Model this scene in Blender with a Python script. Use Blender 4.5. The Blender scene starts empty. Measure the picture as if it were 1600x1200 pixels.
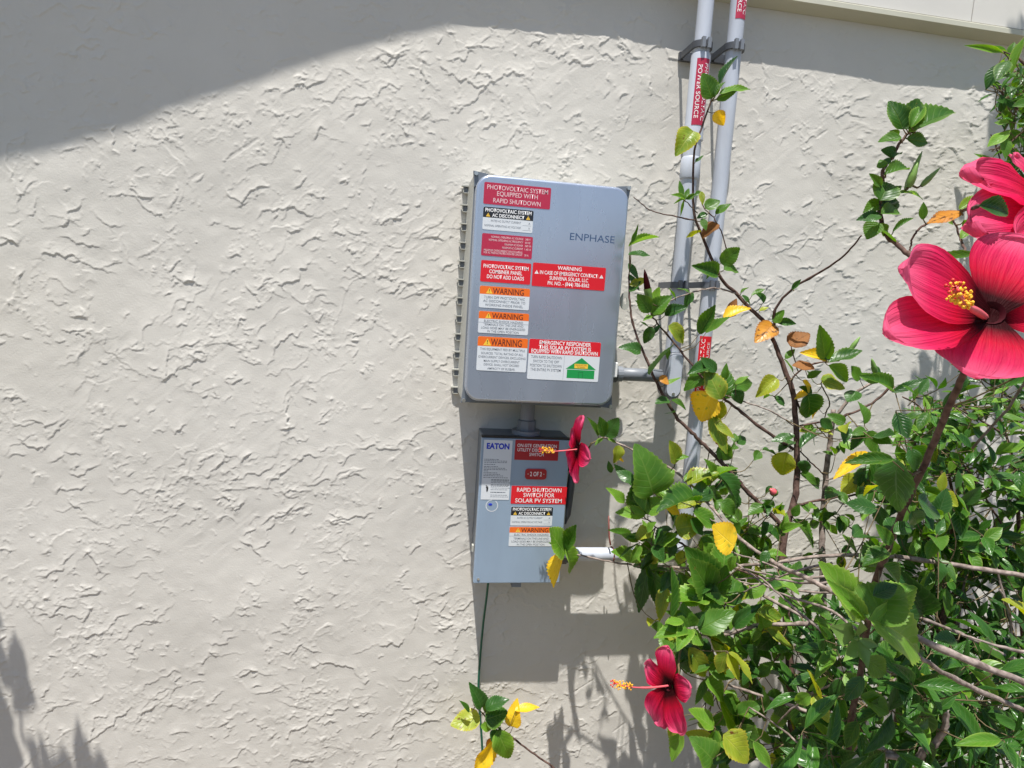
import bpy, math, random
import numpy as np
from mathutils import Vector, Matrix

rnd = random.Random(11)
sc = bpy.context.scene
COL = sc.collection

# ------------------------------------------------------------------ camera
CAM = Vector((0.0, -1.608, 0.0))
YAW, PIT, ROL, FPX = 0.163, -0.124, 0.065, 998.3
def _basis():
    cy, sy, cp, sp = math.cos(YAW), math.sin(YAW), math.cos(PIT), math.sin(PIT)
    fw = Vector((sy*cp, cy*cp, sp)); r = Vector((cy, -sy, 0)); u = r.cross(fw)
    c, s = math.cos(ROL), math.sin(ROL)
    return c*r+s*u, -s*r+c*u, fw
CR, CU, CF = _basis()
cam_data = bpy.data.cameras.new('camera')
cam_data.sensor_fit = 'HORIZONTAL'; cam_data.sensor_width = 36.0
cam_data.lens = FPX/1600*36.0
cam_data.clip_start = 0.02; cam_data.clip_end = 500
cam = bpy.data.objects.new('camera', cam_data); COL.objects.link(cam)
m = Matrix((CR, CU, -CF)).transposed().to_4x4(); m.translation = CAM
cam.matrix_world = m
sc.camera = cam

# ------------------------------------------------------------------ sky, sun, exposure
SX, SZ = 0.452, 3.398                       # shadow shift on the wall per metre of depth
sun_dir = Vector((-SX, -1.0, SZ)).normalized()
world = bpy.data.worlds.new('World'); sc.world = world; world.use_nodes = True
wn = world.node_tree.nodes; wl = world.node_tree.links; wn.clear()
wo = wn.new('ShaderNodeOutputWorld'); wb = wn.new('ShaderNodeBackground'); ws = wn.new('ShaderNodeTexSky')
ws.sky_type = 'NISHITA'; ws.sun_disc = False
ws.sun_elevation = math.asin(sun_dir.z); ws.sun_rotation = math.atan2(sun_dir.x, sun_dir.y)
wb.inputs['Strength'].default_value = 0.095
wl.new(ws.outputs[0], wb.inputs[0]); wl.new(wb.outputs[0], wo.inputs[0])
sd = bpy.data.lights.new('sun', 'SUN'); sd.energy = 5.0; sd.angle = math.radians(0.53); sd.color = (1.0, 0.965, 0.91)
sun = bpy.data.objects.new('sun', sd); COL.objects.link(sun)
sun.rotation_euler = sun_dir.to_track_quat('Z', 'Y').to_euler(); sun.location = (-1, -3, 6)
sc.view_settings.view_transform = 'Standard'; sc.view_settings.look = 'None'
sc.view_settings.gamma = 1.0; sc.view_settings.use_curve_mapping = False
sc.view_settings.exposure = 0.66
sc.render.engine = 'CYCLES'
sc.cycles.max_bounces = 8

# ------------------------------------------------------------------ helpers
def P(px, py, d):
    """point at distance d in front of the wall that the photograph shows at (px, py)"""
    v = CF + CR*((px-800)/FPX) + CU*((600-py)/FPX)
    return CAM + v*((-d-CAM.y)/v.y)

def Q(p):
    v = p-CAM; z = v.dot(CF)
    return 800+FPX*v.dot(CR)/z, 600-FPX*v.dot(CU)/z

class MB:
    def __init__(s): s.v = []; s.f = []; s.uv = []
    def quad(s, a, b, c, d):
        n = len(s.v); s.v += [tuple(a), tuple(b), tuple(c), tuple(d)]; s.f.append((n, n+1, n+2, n+3))
    def box(s, x0, x1, y0, y1, z0, z1):
        n = len(s.v)
        s.v += [(x0,y0,z0),(x1,y0,z0),(x1,y1,z0),(x0,y1,z0),(x0,y0,z1),(x1,y0,z1),(x1,y1,z1),(x0,y1,z1)]
        s.f += [tuple(n+i for i in q) for q in ((0,3,2,1),(4,5,6,7),(0,1,5,4),(1,2,6,5),(2,3,7,6),(3,0,4,7))]
    def prism(s, pts, y0, y1, bev=0.0):
        """outline pts (x,z) counter-clockwise seen from the camera, extruded from y0 (front) to y1 (back)"""
        cx = sum(p[0] for p in pts)/len(pts); cz = sum(p[1] for p in pts)/len(pts)
        rings = []
        if bev > 0:
            for k, (sh, dy) in enumerate(((1, 0), (.6, .08), (.25, .35), (0, 1))):
                rings.append((bev*sh, y0+bev*dy))
        else: rings.append((0, y0))
        rings.append((0, y1))
        n0 = len(s.v); N = len(pts)
        for sh, y in rings:
            for i, (x, z) in enumerate(pts):
                if sh:
                    a = pts[i-1]; b = pts[(i+1) % N]
                    t = Vector((b[0]-a[0], b[1]-a[1])); t.normalize() if t.length else None
                    nx, nz = -t.y, t.x
                    x, z = x+nx*sh, z+nz*sh
                s.v.append((x, y, z))
        s.f.append(tuple(range(n0, n0+N)))
        for r in range(len(rings)-1):
            a = n0+r*N; b = a+N
            for i in range(N):
                j = (i+1) % N
                s.f.append((a+j, a+i, b+i, b+j))
        s.f.append(tuple(reversed(range(n0+(len(rings)-1)*N, n0+len(rings)*N))))
    def tube(s, pts, rad, n=8, cap=True):
        pts = [Vector(p) for p in pts]; K = len(pts)
        if not hasattr(rad, '__len__'): rad = [rad]*K
        t0 = (pts[1]-pts[0]).normalized()
        up = Vector((0, 0, 1)) if abs(t0.z) < .9 else Vector((1, 0, 0))
        u = t0.cross(up).normalized(); base = len(s.v)
        for k in range(K):
            t = (pts[min(k+1, K-1)]-pts[max(k-1, 0)]).normalized()
            u = (u-t*u.dot(t)); u.normalize(); w = t.cross(u)
            for i in range(n):
                a = 2*math.pi*i/n
                s.v.append(tuple(pts[k]+(u*math.cos(a)+w*math.sin(a))*rad[k]))
        for k in range(K-1):
            for i in range(n):
                j = (i+1) % n; a = base+k*n; b = a+n
                s.f.append((a+i, a+j, b+j, b+i))
        if cap:
            s.f.append(tuple(reversed(range(base, base+n)))); s.f.append(tuple(range(base+(K-1)*n, base+K*n)))
    def blob(s, c, r, n=6, m=4, sq=(1, 1, 1)):
        base = len(s.v); c = Vector(c)
        for i in range(m+1):
            th = math.pi*i/m
            for j in range(n):
                ph = 2*math.pi*j/n
                s.v.append((c.x+r*sq[0]*math.sin(th)*math.cos(ph), c.y+r*sq[1]*math.sin(th)*math.sin(ph), c.z+r*sq[2]*math.cos(th)))
        for i in range(m):
            for j in range(n):
                k = (j+1) % n; a = base+i*n; b = a+n
                s.f.append((a+j, b+j, b+k, a+k))
    def mesh(s, name, smooth=False):
        me = bpy.data.meshes.new(name); me.from_pydata(s.v, [], s.f); me.update()
        if smooth:
            me.polygons.foreach_set('use_smooth', [True]*len(me.polygons))
        return me
    def build(s, name, mat, parent=None, smooth=False, bevel=0.0, angle=None):
        me = s.mesh(name, smooth); me.materials.append(mat)
        o = bpy.data.objects.new(name, me); COL.objects.link(o)
        if parent: o.parent = parent
        if bevel:
            b = o.modifiers.new('bevel', 'BEVEL'); b.width = bevel; b.segments = 2; b.limit_method = 'ANGLE'
        if angle: me.shade_smooth() if False else None
        return o

def empty(name, label, cat, group=None, loc=(0, 0, 0)):
    o = bpy.data.objects.new(name, None); COL.objects.link(o); o.location = loc
    o.empty_display_size = .05
    o['label'] = label; o['category'] = cat
    if group: o['group'] = group
    return o
def tag(o, label, cat=None, group=None, kind=None):
    if label: o['label'] = label
    if cat: o['category'] = cat
    if group: o['group'] = group
    if kind: o['kind'] = kind
    return o

# ------------------------------------------------------------------ materials
def mat(name, col, rough=.5, metal=0.0, spec=.5, bump=None, var=0.0, vscale=6.0, streak=None):
    mt = bpy.data.materials.new(name); mt.use_nodes = True
    nt = mt.node_tree; b = nt.nodes['Principled BSDF']
    b.inputs['Base Color'].default_value = (*col, 1); b.inputs['Roughness'].default_value = rough
    b.inputs['Metallic'].default_value = metal; b.inputs['Specular IOR Level'].default_value = spec
    tc = nt.nodes.new('ShaderNodeTexCoord')
    if var:
        n = nt.nodes.new('ShaderNodeTexNoise'); n.inputs['Scale'].default_value = vscale; n.inputs['Detail'].default_value = 6
        mpg = nt.nodes.new('ShaderNodeMapping'); mpg.inputs['Scale'].default_value = streak or (1, 1, 1)
        nt.links.new(tc.outputs['Object'], mpg.inputs['Vector']); nt.links.new(mpg.outputs[0], n.inputs['Vector'])
        mp = nt.nodes.new('ShaderNodeMapRange'); mp.inputs[1].default_value = .3; mp.inputs[2].default_value = .7
        mp.inputs[3].default_value = 1-var; mp.inputs[4].default_value = 1+var
        nt.links.new(n.outputs[0], mp.inputs[0])
        h = nt.nodes.new('ShaderNodeHueSaturation'); h.inputs['Color'].default_value = (*col, 1)
        nt.links.new(mp.outputs[0], h.inputs['Value']); nt.links.new(h.outputs[0], b.inputs['Base Color'])
        r = nt.nodes.new('ShaderNodeMapRange'); r.inputs[1].default_value = .3; r.inputs[2].default_value = .7
        r.inputs[3].default_value = rough*(1-var); r.inputs[4].default_value = min(1, rough*(1+var))
        nt.links.new(n.outputs[0], r.inputs[0]); nt.links.new(r.outputs[0], b.inputs['Roughness'])
    if bump:
        sc_, st, dist = bump
        n2 = nt.nodes.new('ShaderNodeTexNoise'); n2.inputs['Scale'].default_value = sc_; n2.inputs['Detail'].default_value = 5
        nt.links.new(tc.outputs['Object'], n2.inputs['Vector'])
        bp = nt.nodes.new('ShaderNodeBump'); bp.inputs['Strength'].default_value = st; bp.inputs['Distance'].default_value = dist
        nt.links.new(n2.outputs[0], bp.inputs['Height']); nt.links.new(bp.outputs[0], b.inputs['Normal'])
    return mt

def stucco_mat():
    mt = mat('painted stucco', (.60, .565, .51), .85, spec=.25)
    nt = mt.node_tree; b = nt.nodes['Principled BSDF']
    tc = nt.nodes.new('ShaderNodeTexCoord')
    n = nt.nodes.new('ShaderNodeTexNoise'); n.inputs['Scale'].default_value = 2.3; n.inputs['Detail'].default_value = 12
    n.inputs['Roughness'].default_value = .65
    nt.links.new(tc.outputs['Object'], n.inputs['Vector'])
    r = nt.nodes.new('ShaderNodeValToRGB')
    r.color_ramp.elements[0].position = .3; r.color_ramp.elements[0].color = (.530, .508, .462, 1)
    r.color_ramp.elements[1].position = .7; r.color_ramp.elements[1].color = (.594, .570, .522, 1)
    nt.links.new(n.outputs[0], r.inputs[0])
    nt.links.new(r.outputs[0], b.inputs['Base Color'])
    # sandy fine relief
    n2 = nt.nodes.new('ShaderNodeTexNoise'); n2.inputs['Scale'].default_value = 260; n2.inputs['Detail'].default_value = 6
    n2.inputs['Roughness'].default_value = .6
    nt.links.new(tc.outputs['Object'], n2.inputs['Vector'])
    bp = nt.nodes.new('ShaderNodeBump'); bp.inputs['Strength'].default_value = .45; bp.inputs['Distance'].default_value = .0011
    nt.links.new(n2.outputs[0], bp.inputs['Height']); nt.links.new(bp.outputs[0], b.inputs['Normal'])
    return mt

M = {}
M['stucco'] = stucco_mat()
M['trim'] = mat('cream painted trim', (.50, .49, .40), .5, var=.06, bump=(40, .1, .002))
M['siding'] = mat('white siding', (.60, .58, .54), .5, var=.04, bump=(25, .1, .002))
M['lid'] = mat('blue grey satin metal paint', (.40, .45, .545), .27, .62, .5, var=.05, vscale=8, streak=(2, 1, .6))
M['body'] = mat('pale grey moulded plastic', (.40, .40, .36), .5, var=.05, bump=(200, .05, .001))
M['dark'] = mat('dark recess plastic', (.09, .09, .095), .6)
M['steel'] = mat('grey powder coated steel', (.25, .33, .43), .38, .1, .5, var=.07, vscale=8, streak=(2, 1, .6), bump=(90, .04, .001))
M['steel_top'] = mat('grey painted cap', (.14, .16, .185), .45, .1, .5, var=.05)
M['pvc'] = mat('grey conduit plastic', (.43, .46, .52), .36, 0, .5, var=.10, vscale=14, streak=(2, 2, .5))
M['pvc_dark'] = mat('darker grey fitting plastic', (.17, .185, .21), .45, 0, .5, var=.08, vscale=20)
M['strap'] = mat('charcoal clamp plastic', (.055, .06, .07), .5, 0, .5, var=.1, vscale=30)
M['clamp'] = mat('slate grey clamp plastic', (.105, .115, .135), .5, 0, .5, var=.1, vscale=30)
M['black'] = mat('black moulded plastic', (.015, .015, .017), .35)
M['zinc'] = mat('zinc screw', (.5, .5, .48), .35, .9)
M['red'] = mat('red label print', (.60, .008, .018), .4)
M['pinkred'] = mat('sun faded red label print', (.40, .018, .055), .4)
M['crimson'] = mat('dark red engraved plate', (.33, .008, .018), .35)
M['orange'] = mat('orange label print', (.75, .14, .01), .4)
M['white'] = mat('white label print', (.60, .63, .66), .4)
M['whitetext'] = mat('white lettering', (.78, .78, .78), .5)
M['pinktext'] = mat('pale pink lettering', (.70, .50, .52), .5)
M['blackp'] = mat('black label print', (.012, .014, .02), .4)
M['greytext'] = mat('worn grey lettering', (.12, .14, .17), .5)
M['darktext'] = mat('dark brown lettering', (.09, .012, .01), .5)
M['yellow'] = mat('yellow warning print', (.80, .50, .05), .4)
M['green'] = mat('green house print', (.01, .26, .06), .4)
M['bluetext'] = mat('blue lettering', (.010, .035, .45), .4)
M['logotext'] = mat('slate blue lettering', (.035, .075, .16), .4)
M['wire'] = mat('green insulated wire', (.008, .09, .055), .35)
M['copper'] = mat('rusty tie wire', (.16, .04, .03), .6)
def bark_mat(name, c1, c2):
    mt = mat(name, c1, .8, spec=.2)
    nt = mt.node_tree; b = nt.nodes['Principled BSDF']; tc = nt.nodes.new('ShaderNodeTexCoord')
    n = nt.nodes.new('ShaderNodeTexNoise'); n.inputs['Scale'].default_value = 90; n.inputs['Detail'].default_value = 6
    nt.links.new(tc.outputs['Object'], n.inputs['Vector'])
    r = nt.nodes.new('ShaderNodeValToRGB'); r.color_ramp.elements[0].position = .35; r.color_ramp.elements[1].position = .65
    r.color_ramp.elements[0].color = (*c1, 1); r.color_ramp.elements[1].color = (*c2, 1)
    nt.links.new(n.outputs[0], r.inputs[0]); nt.links.new(r.outputs[0], b.inputs['Base Color'])
    bp = nt.nodes.new('ShaderNodeBump'); bp.inputs['Strength'].default_value = .6; bp.inputs['Distance'].default_value = .002
    nt.links.new(n.outputs[0], bp.inputs['Height']); nt.links.new(bp.outputs[0], b.inputs['Normal'])
    return mt
M['bark'] = bark_mat('grey brown bark', (.13, .10, .085), (.32, .26, .23))
M['bark_d'] = bark_mat('dark brown bark', (.05, .028, .022), (.13, .08, .065))
M['twig'] = bark_mat('green brown twig', (.09, .07, .03), (.16, .12, .07))

def leaf_mat(name, c_dark, c_light, edge, vein, rough=.38, trans=.35, spots=0.0, spotcol=(.12, .05, .01)):
    """leaf skin: mottled pigment, paler veins and rim, gloss, light through the blade"""
    mt = bpy.data.materials.new(name); mt.use_nodes = True
    nt = mt.node_tree; N = nt.nodes; L = nt.links
    b = N['Principled BSDF']; out = N['Material Output']
    uv = N.new('ShaderNodeUVMap'); oi = N.new('ShaderNodeObjectInfo')
    sep = N.new('ShaderNodeSeparateXYZ'); L.new(uv.outputs[0], sep.inputs[0])
    tc = N.new('ShaderNodeTexCoord'); n = N.new('ShaderNodeTexNoise'); n.noise_dimensions = '4D'
    n.inputs['Scale'].default_value = 2.2; n.inputs['Detail'].default_value = 5
    L.new(tc.outputs['Object'], n.inputs['Vector']); mw = N.new('ShaderNodeMath'); mw.operation = 'MULTIPLY'; mw.inputs[1].default_value = 40
    L.new(oi.outputs['Random'], mw.inputs[0]); L.new(mw.outputs[0], n.inputs['W'])
    def math_(op, a, b_=None, clamp=False):
        k = N.new('ShaderNodeMath'); k.operation = op; k.use_clamp = clamp
        for i, x in enumerate((a, b_)):
            if x is None: continue
            if isinstance(x, (int, float)): k.inputs[i].default_value = x
            else: L.new(x, k.inputs[i])
        return k.outputs[0]
    au = math_('ABSOLUTE', math_('MULTIPLY', math_('SUBTRACT', sep.outputs[0], .5), 2.0))   # 0 midrib .. 1 rim
    # side veins leave the midrib at a slant
    ph = math_('SUBTRACT', math_('MULTIPLY', sep.outputs[1], 44.0), math_('MULTIPLY', au, 13.0))
    sv = math_('POWER', math_('MULTIPLY', math_('ADD', math_('COSINE', ph), 1.0), .5), 14.0)
    mid = math_('SUBTRACT', 1.0, math_('MULTIPLY', au, 16.0), True)
    vn = math_('MAXIMUM', math_('MULTIPLY', sv, .45), mid)
    mix = N.new('ShaderNodeMix'); mix.data_type = 'RGBA'
    mix.inputs[6].default_value = (*c_dark, 1); mix.inputs[7].default_value = (*c_light, 1)
    f0 = math_('ADD', math_('MULTIPLY', math_('SUBTRACT', n.outputs[0], .5), 1.6), oi.outputs['Random'], True)
    L.new(f0, mix.inputs[0])
    m2 = N.new('ShaderNodeMix'); m2.data_type = 'RGBA'; m2.inputs[7].default_value = (*edge, 1)
    L.new(mix.outputs[2], m2.inputs[6]); L.new(math_('POWER', au, 7.0), m2.inputs[0])
    m3 = N.new('ShaderNodeMix'); m3.data_type = 'RGBA'; m3.inputs[7].default_value = (*vein, 1)
    L.new(m2.outputs[2], m3.inputs[6]); L.new(math_('MULTIPLY', vn, .55), m3.inputs[0])
    last = m3.outputs[2]
    if spots:
        n3 = N.new('ShaderNodeTexNoise'); n3.noise_dimensions = '4D'; n3.inputs['Scale'].default_value = 5; n3.inputs['Detail'].default_value = 4
        L.new(tc.outputs['Object'], n3.inputs['Vector']); L.new(mw.outputs[0], n3.inputs['W'])
        mr = N.new('ShaderNodeMapRange'); mr.inputs[1].default_value = .66-spots; mr.inputs[2].default_value = .72-spots
        L.new(n3.outputs[0], mr.inputs[0])
        m4 = N.new('ShaderNodeMix'); m4.data_type = 'RGBA'; m4.inputs[7].default_value = (*spotcol, 1)
        L.new(last, m4.inputs[6]); L.new(mr.outputs[0], m4.inputs[0]); last = m4.outputs[2]
    L.new(last, b.inputs['Base Color']); b.inputs['Roughness'].default_value = rough
    b.inputs['Specular IOR Level'].default_value = .33
    bp = N.new('ShaderNodeBump'); bp.inputs['Strength'].default_value = .55; bp.inputs['Distance'].default_value = .0012
    hgt = math_('SUBTRACT', math_('MULTIPLY', n.outputs[0], .7), vn)
    L.new(hgt, bp.inputs['Height']); L.new(bp.outputs[0], b.inputs['Normal'])
    tr = N.new('ShaderNodeBsdfTranslucent')
    hs = N.new('ShaderNodeHueSaturation'); hs.inputs['Saturation'].default_value = 1.15; hs.inputs['Value'].default_value = 1.9
    hs.inputs['Hue'].default_value = .485
    L.new(last, hs.inputs['Color']); L.new(hs.outputs[0], tr.inputs[0]); L.new(bp.outputs[0], tr.inputs['Normal'])
    ms = N.new('ShaderNodeMixShader'); ms.inputs[0].default_value = trans
    L.new(b.outputs[0], ms.inputs[1]); L.new(tr.outputs[0], ms.inputs[2]); L.new(ms.outputs[0], out.inputs[0])
    return mt
LM = {
 'g': leaf_mat('green leaf', (.022, .080, .009), (.070, .170, .018), (.12, .21, .03), (.14, .23, .05), spots=-.035, spotcol=(.16, .11, .02)),
 'd': leaf_mat('shaded deep green leaf', (.016, .060, .010), (.035, .105, .016), (.06, .14, .03), (.09, .16, .05), rough=.3, trans=.22),  # darker green, with shade put into the colour of leaves out of the sun
 'l': leaf_mat('fresh light green leaf', (.07, .185, .016), (.125, .26, .026), (.24, .36, .06), (.25, .36, .09)),
 'y': leaf_mat('yellowing leaf', (.10, .19, .018), (.30, .34, .03), (.40, .36, .04), (.35, .36, .08), spots=.02),
 'Y': leaf_mat('bright yellow leaf', (.62, .40, .015), (.80, .55, .03), (.62, .34, .02), (.80, .62, .12), spots=.07, spotcol=(.45, .38, .03), trans=.3),
 'o': leaf_mat('orange brown leaf', (.30, .10, .015), (.55, .25, .02), (.20, .07, .01), (.40, .22, .05), spots=.1, trans=.25),
 'b': leaf_mat('withered brown leaf', (.10, .045, .015), (.24, .10, .025), (.08, .03, .01), (.2, .1, .04), spots=.08, trans=.2, rough=.7),
 'n': leaf_mat('narrow glossy leaf', (.018, .072, .011), (.045, .135, .018), (.08, .19, .03), (.16, .28, .08), rough=.27, trans=.3),
}
# ------------------------------------------------------------------ stucco wall: real relief
WX0, WX1, WZ0, WZ1 = -1.12, 2.30, -1.33, 0.79
STEP = 0.0021
rng = np.random.default_rng(5)
nx = int((WX1-WX0)/STEP)+1; nz = int((WZ1-WZ0)/STEP)+1
xs = np.linspace(WX0, WX1, nx); zs = np.linspace(WZ0, WZ1, nz)
kx = np.fft.fftfreq(nx, STEP)[None, :]; kz = np.fft.fftfreq(nz, STEP)[:, None]
def field(lam_max, slope, lam_min=0.0, ang=0.0, ratio=1.0):
    """random field: flat up to 1/lam_max then power-law; ang/ratio stretch it along one direction"""
    ca, sa = math.cos(ang), math.sin(ang)
    ka = (kx*ca+kz*sa)*ratio; kb = -kx*sa+kz*ca
    k = np.sqrt(ka*ka+kb*kb)
    amp = (1+(k*lam_max)**2)**(-slope/2)
    if lam_min: amp = amp*np.exp(-(k*lam_min)**2)
    s = np.fft.fft2(rng.standard_normal((nz, nx)))*amp
    f = np.real(np.fft.ifft2(s)); f -= f.mean()
    return f/f.std()
def sstep(x, a, b):
    t = np.clip((x-a)/(b-a), 0, 1); return t*t*(3-2*t)
Zg = zs[:, None]+0*xs[None, :]; Xg = xs[None, :]+0*zs[:, None]
H = 0.0010*field(.28, 4.5)+0.00020*field(.05, 4.0)
LIP = np.zeros((nz, nx), np.float32)
def lips(n, ln, seg, amp, lam, ang, jit, cluster, below=.2, thin=.0012):
    """ragged lips of skimmed plaster: a slow rise that breaks off abruptly along a jagged line"""
    dens = cluster.ravel()**2; dens = np.cumsum(dens/dens.sum())
    pick = np.searchsorted(dens, rng.random(n))
    for k in pick:
        z0, x0 = zs[k//nx], xs[k % nx]
        L_ = ln[0]*math.exp(rng.normal(0, ln[1])); m_ = max(2, int(L_/seg))
        th = ang(rng) ; p = np.array([x0, z0]); pts = [p]; cur = th
        for _ in range(m_):
            cur = th+(cur-th)*.55+rng.normal(0, jit); p = p+seg*rng.uniform(.5, 1.5)*np.array([math.cos(cur), math.sin(cur)]); pts.append(p)
        pts = np.array(pts); A = amp*rng.uniform(.45, 1.25); lm = lam*rng.uniform(.6, 1.5)
        R_ = lm*2.6; lo = pts.min(0)-R_; hi = pts.max(0)+R_
        i0, i1 = np.searchsorted(xs, (lo[0], hi[0])); j0, j1 = np.searchsorted(zs, (lo[1], hi[1]))
        if i1-i0 < 3 or j1-j0 < 3: continue
        X = xs[None, i0:i1]; Z = zs[j0:j1, None]
        best = np.full((j1-j0, i1-i0), 1e9); sd = np.zeros_like(best); tt = np.zeros_like(best)
        for s in range(m_):
            a_, b_ = pts[s], pts[s+1]; d_ = b_-a_; l2 = d_@d_
            t = np.clip(((X-a_[0])*d_[0]+(Z-a_[1])*d_[1])/l2, 0, 1)
            ex = X-a_[0]-t*d_[0]; ez = Z-a_[1]-t*d_[1]; q = ex*ex+ez*ez
            m2 = q < best; best = np.where(m2, q, best); sd = np.where(m2, np.sign(d_[0]*ez-d_[1]*ex), sd); tt = np.where(m2, (s+t)/m_, tt)
        dist = np.sqrt(best)*sd
        if math.cos(th) < 0: dist = -dist
        if rng.random() < below: dist = -dist; A *= .6
        tap = np.clip(np.minimum(tt, 1-tt)*4, 0, 1)**.7
        LIP[j0:j1, i0:i1] += A*tap*np.exp(-np.clip(dist, 0, None)/lm)*sstep(dist, -thin*.4, thin)*(dist < R_)
cl0 = .9+sstep(field(.30, 3.0), -.6, 1.2); cl1 = .6+sstep(field(.16, 3.0), .0, 1.6)
mixang = lambda g_: g_.normal(.65, .30) if g_.random() < .55 else g_.normal(-.15, .5)
lips(520, (.12, .35), .0065, .0010, .006, mixang, .45, cl0, .3)
lips(1900, (.062, .50), .0064, .0018, .0070, mixang, .60, cl0)
lips(5600, (.024, .45), .0050, .00135, .0046, mixang, .65, cl1)
lips(8500, (.0095, .35), .0040, .0009, .0040, lambda g_: g_.normal(-.45, .45), .5, sstep(field(.13, 3.0), .35, 1.7)+.14, .2)
lips(4200, (.008, .40), .0035, .0010, .0036, mixang, .9, sstep(field(.10, 3.0), .9, 1.9)+.01, .4)
H += LIP
# long trowel drag lines, low left to high right
st = field(.011, 2.6, .003, .75, 14.0)
H += .00006*st*sstep(field(.15, 3.0), .2, 1.2)
st2 = field(.016, 3.0, .003, .62, 12.0)
H -= .0007*sstep(st2, 2.4, 2.6)*sstep(field(.12, 3.0), .2, 1.0)
# flat margin
mar = np.minimum(np.minimum(Xg-WX0, WX1-Xg), np.minimum(Zg-WZ0, WZ1-Zg))
H = (H-H.mean())*sstep(mar, 0, .03)
keep = np.unique(np.concatenate([np.where(xs < 1.1)[0], np.where(xs >= 1.1)[0][::2], [nx-1]]))
H = H[:, keep]; Xg = Xg[:, keep]; Zg = Zg[:, keep]; nx = len(keep)
V = np.empty((nz*nx, 3), np.float32)
V[:, 0] = Xg.ravel(); V[:, 1] = -H.ravel(); V[:, 2] = Zg.ravel()
idx = np.arange(nz*nx, dtype=np.int32).reshape(nz, nx)
F = np.stack([idx[:-1, :-1], idx[:-1, 1:], idx[1:, 1:], idx[1:, :-1]], -1).reshape(-1, 4)
# plain border out to the ends of the wall
BX0, BX1, BZ0, BZ1 = -4.5, 5.0, -1.56, 2.6
ev = [(BX0,0,BZ0),(BX1,0,BZ0),(BX1,0,WZ0),(BX0,0,WZ0), (BX0,0,WZ1),(BX1,0,WZ1),(BX1,0,BZ1),(BX0,0,BZ1),
      (WX0,0,WZ0),(WX0,0,WZ1),(WX1,0,WZ0),(WX1,0,WZ1)]
o0 = len(V); V = np.concatenate([V, np.array(ev, np.float32)])
F = np.concatenate([F, np.array([(o0,o0+1,o0+2,o0+3),(o0+4,o0+5,o0+6,o0+7),(o0+3,o0+8,o0+9,o0+4),(o0+10,o0+2,o0+5,o0+11)], np.int32)])
me = bpy.data.meshes.new('stucco_wall')
me.vertices.add(len(V)); me.vertices.foreach_set('co', V.ravel())
me.loops.add(F.size); me.loops.foreach_set('vertex_index', F.ravel())
me.polygons.add(len(F)); me.polygons.foreach_set('loop_start', np.arange(0, F.size, 4, dtype=np.int32))
me.update(); me.polygons.foreach_set('use_smooth', np.ones(len(F), bool)); me.validate()
me.materials.append(M['stucco'])
wall = bpy.data.objects.new('stucco_wall', me); COL.objects.link(wall)
tag(wall, 'cream painted stucco house wall with rough trowelled relief', 'wall')

# ------------------------------------------------------------------ ground
gm = mat('dry lawn and bark mulch', (.17, .13, .075), .95, spec=.1, var=.35, vscale=9, bump=(60, .8, .02))
g = MB(); g.quad((-60, -60, -1.55), (60, -60, -1.55), (60, .5, -1.55), (-60, .5, -1.55))
tag(g.build('ground', gm), None, kind='structure')
g = MB(); g.box(-8, 9, -2.9, -1.9, -1.546, -1.52)
tag(g.build('path', mat('pale concrete', (.42, .40, .36), .85, spec=.2, var=.1, vscale=7, bump=(80, .3, .004)), None, bevel=.008), None, kind='structure')

# hedge added out of view to darken the lower half of the reflections
hr = np.random.default_rng(2); hv, hf = [], []
for _ in range(9000):
    x = hr.uniform(-9, 10); z = -1.52+1.50*hr.random()**.8; y = -5.6-.25*hr.random() if hr.random() < .7 else -5.6-1.1*hr.random()
    if y < -5.9: z = -.05+.06*hr.standard_normal()
    a = hr.standard_normal(3)*.09; b = hr.standard_normal(3)*.06; k = len(hv)
    hv += [(x-a[0], y-a[1]*.5, z-a[2]), (x+b[0], y+b[1], z+b[2]), (x+a[0], y+a[1]*.5, z+a[2]), (x-b[0], y-b[1], z-b[2])]; hf.append((k, k+1, k+2, k+3))
k = len(hv); hv += [(-9, -5.8, -1.55), (10, -5.8, -1.55), (10, -5.8, -.1), (-9, -5.8, -.1)]; hf.append((k, k+1, k+2, k+3))
g = MB(); g.v = hv; g.f = hf
tag(g.build('reflection_hedge', mat('added hedge foliage', (.03, .06, .018), .6, var=.5, vscale=7)), 'long green hedge added behind the camera to darken the lid reflections', 'hedge')

# ------------------------------------------------------------------ trim ledge and siding over the wall
VZ = .780
t = empty('eave_trim', 'cream trim ledge under white siding along the top right of the wall', 'trim', loc=(1.3, 0, VZ))
def lift(o, par):                       # keep world position under a placed empty
    o.parent = par; o.location = tuple(-x for x in par.location); return o
g = MB(); d1, h1 = .041, .010
g.v = [(BX0,-.001,VZ),(BX1,-.001,VZ),(BX1,-d1,VZ+h1),(BX0,-d1,VZ+h1),(BX0,-d1,VZ+h1+.012),(BX1,-d1,VZ+h1+.012),(BX1,-d1+.006,VZ+h1+.016),(BX0,-d1+.006,VZ+h1+.016),(BX0,-.001,VZ+.03),(BX1,-.001,VZ+.03)]
g.f = [(0,1,2,3)[::-1],(3,2,5,4)[::-1][::-1],(4,5,6,7),(7,6,9,8),(8,9,1,0)]
lift(g.build('ledge', M['trim']), t)
sx_ = P(1520, 15, .034).x
for k, (x0, x1) in enumerate(((BX0, sx_-2.4), (sx_-2.3975, sx_-.00125), (sx_+.00125, BX1))):
    g = MB(); g.box(x0, x1, -.034, -.002, VZ+.028, 2.55)
    lift(g.build('siding_panel', M['siding'], None), t)

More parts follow.
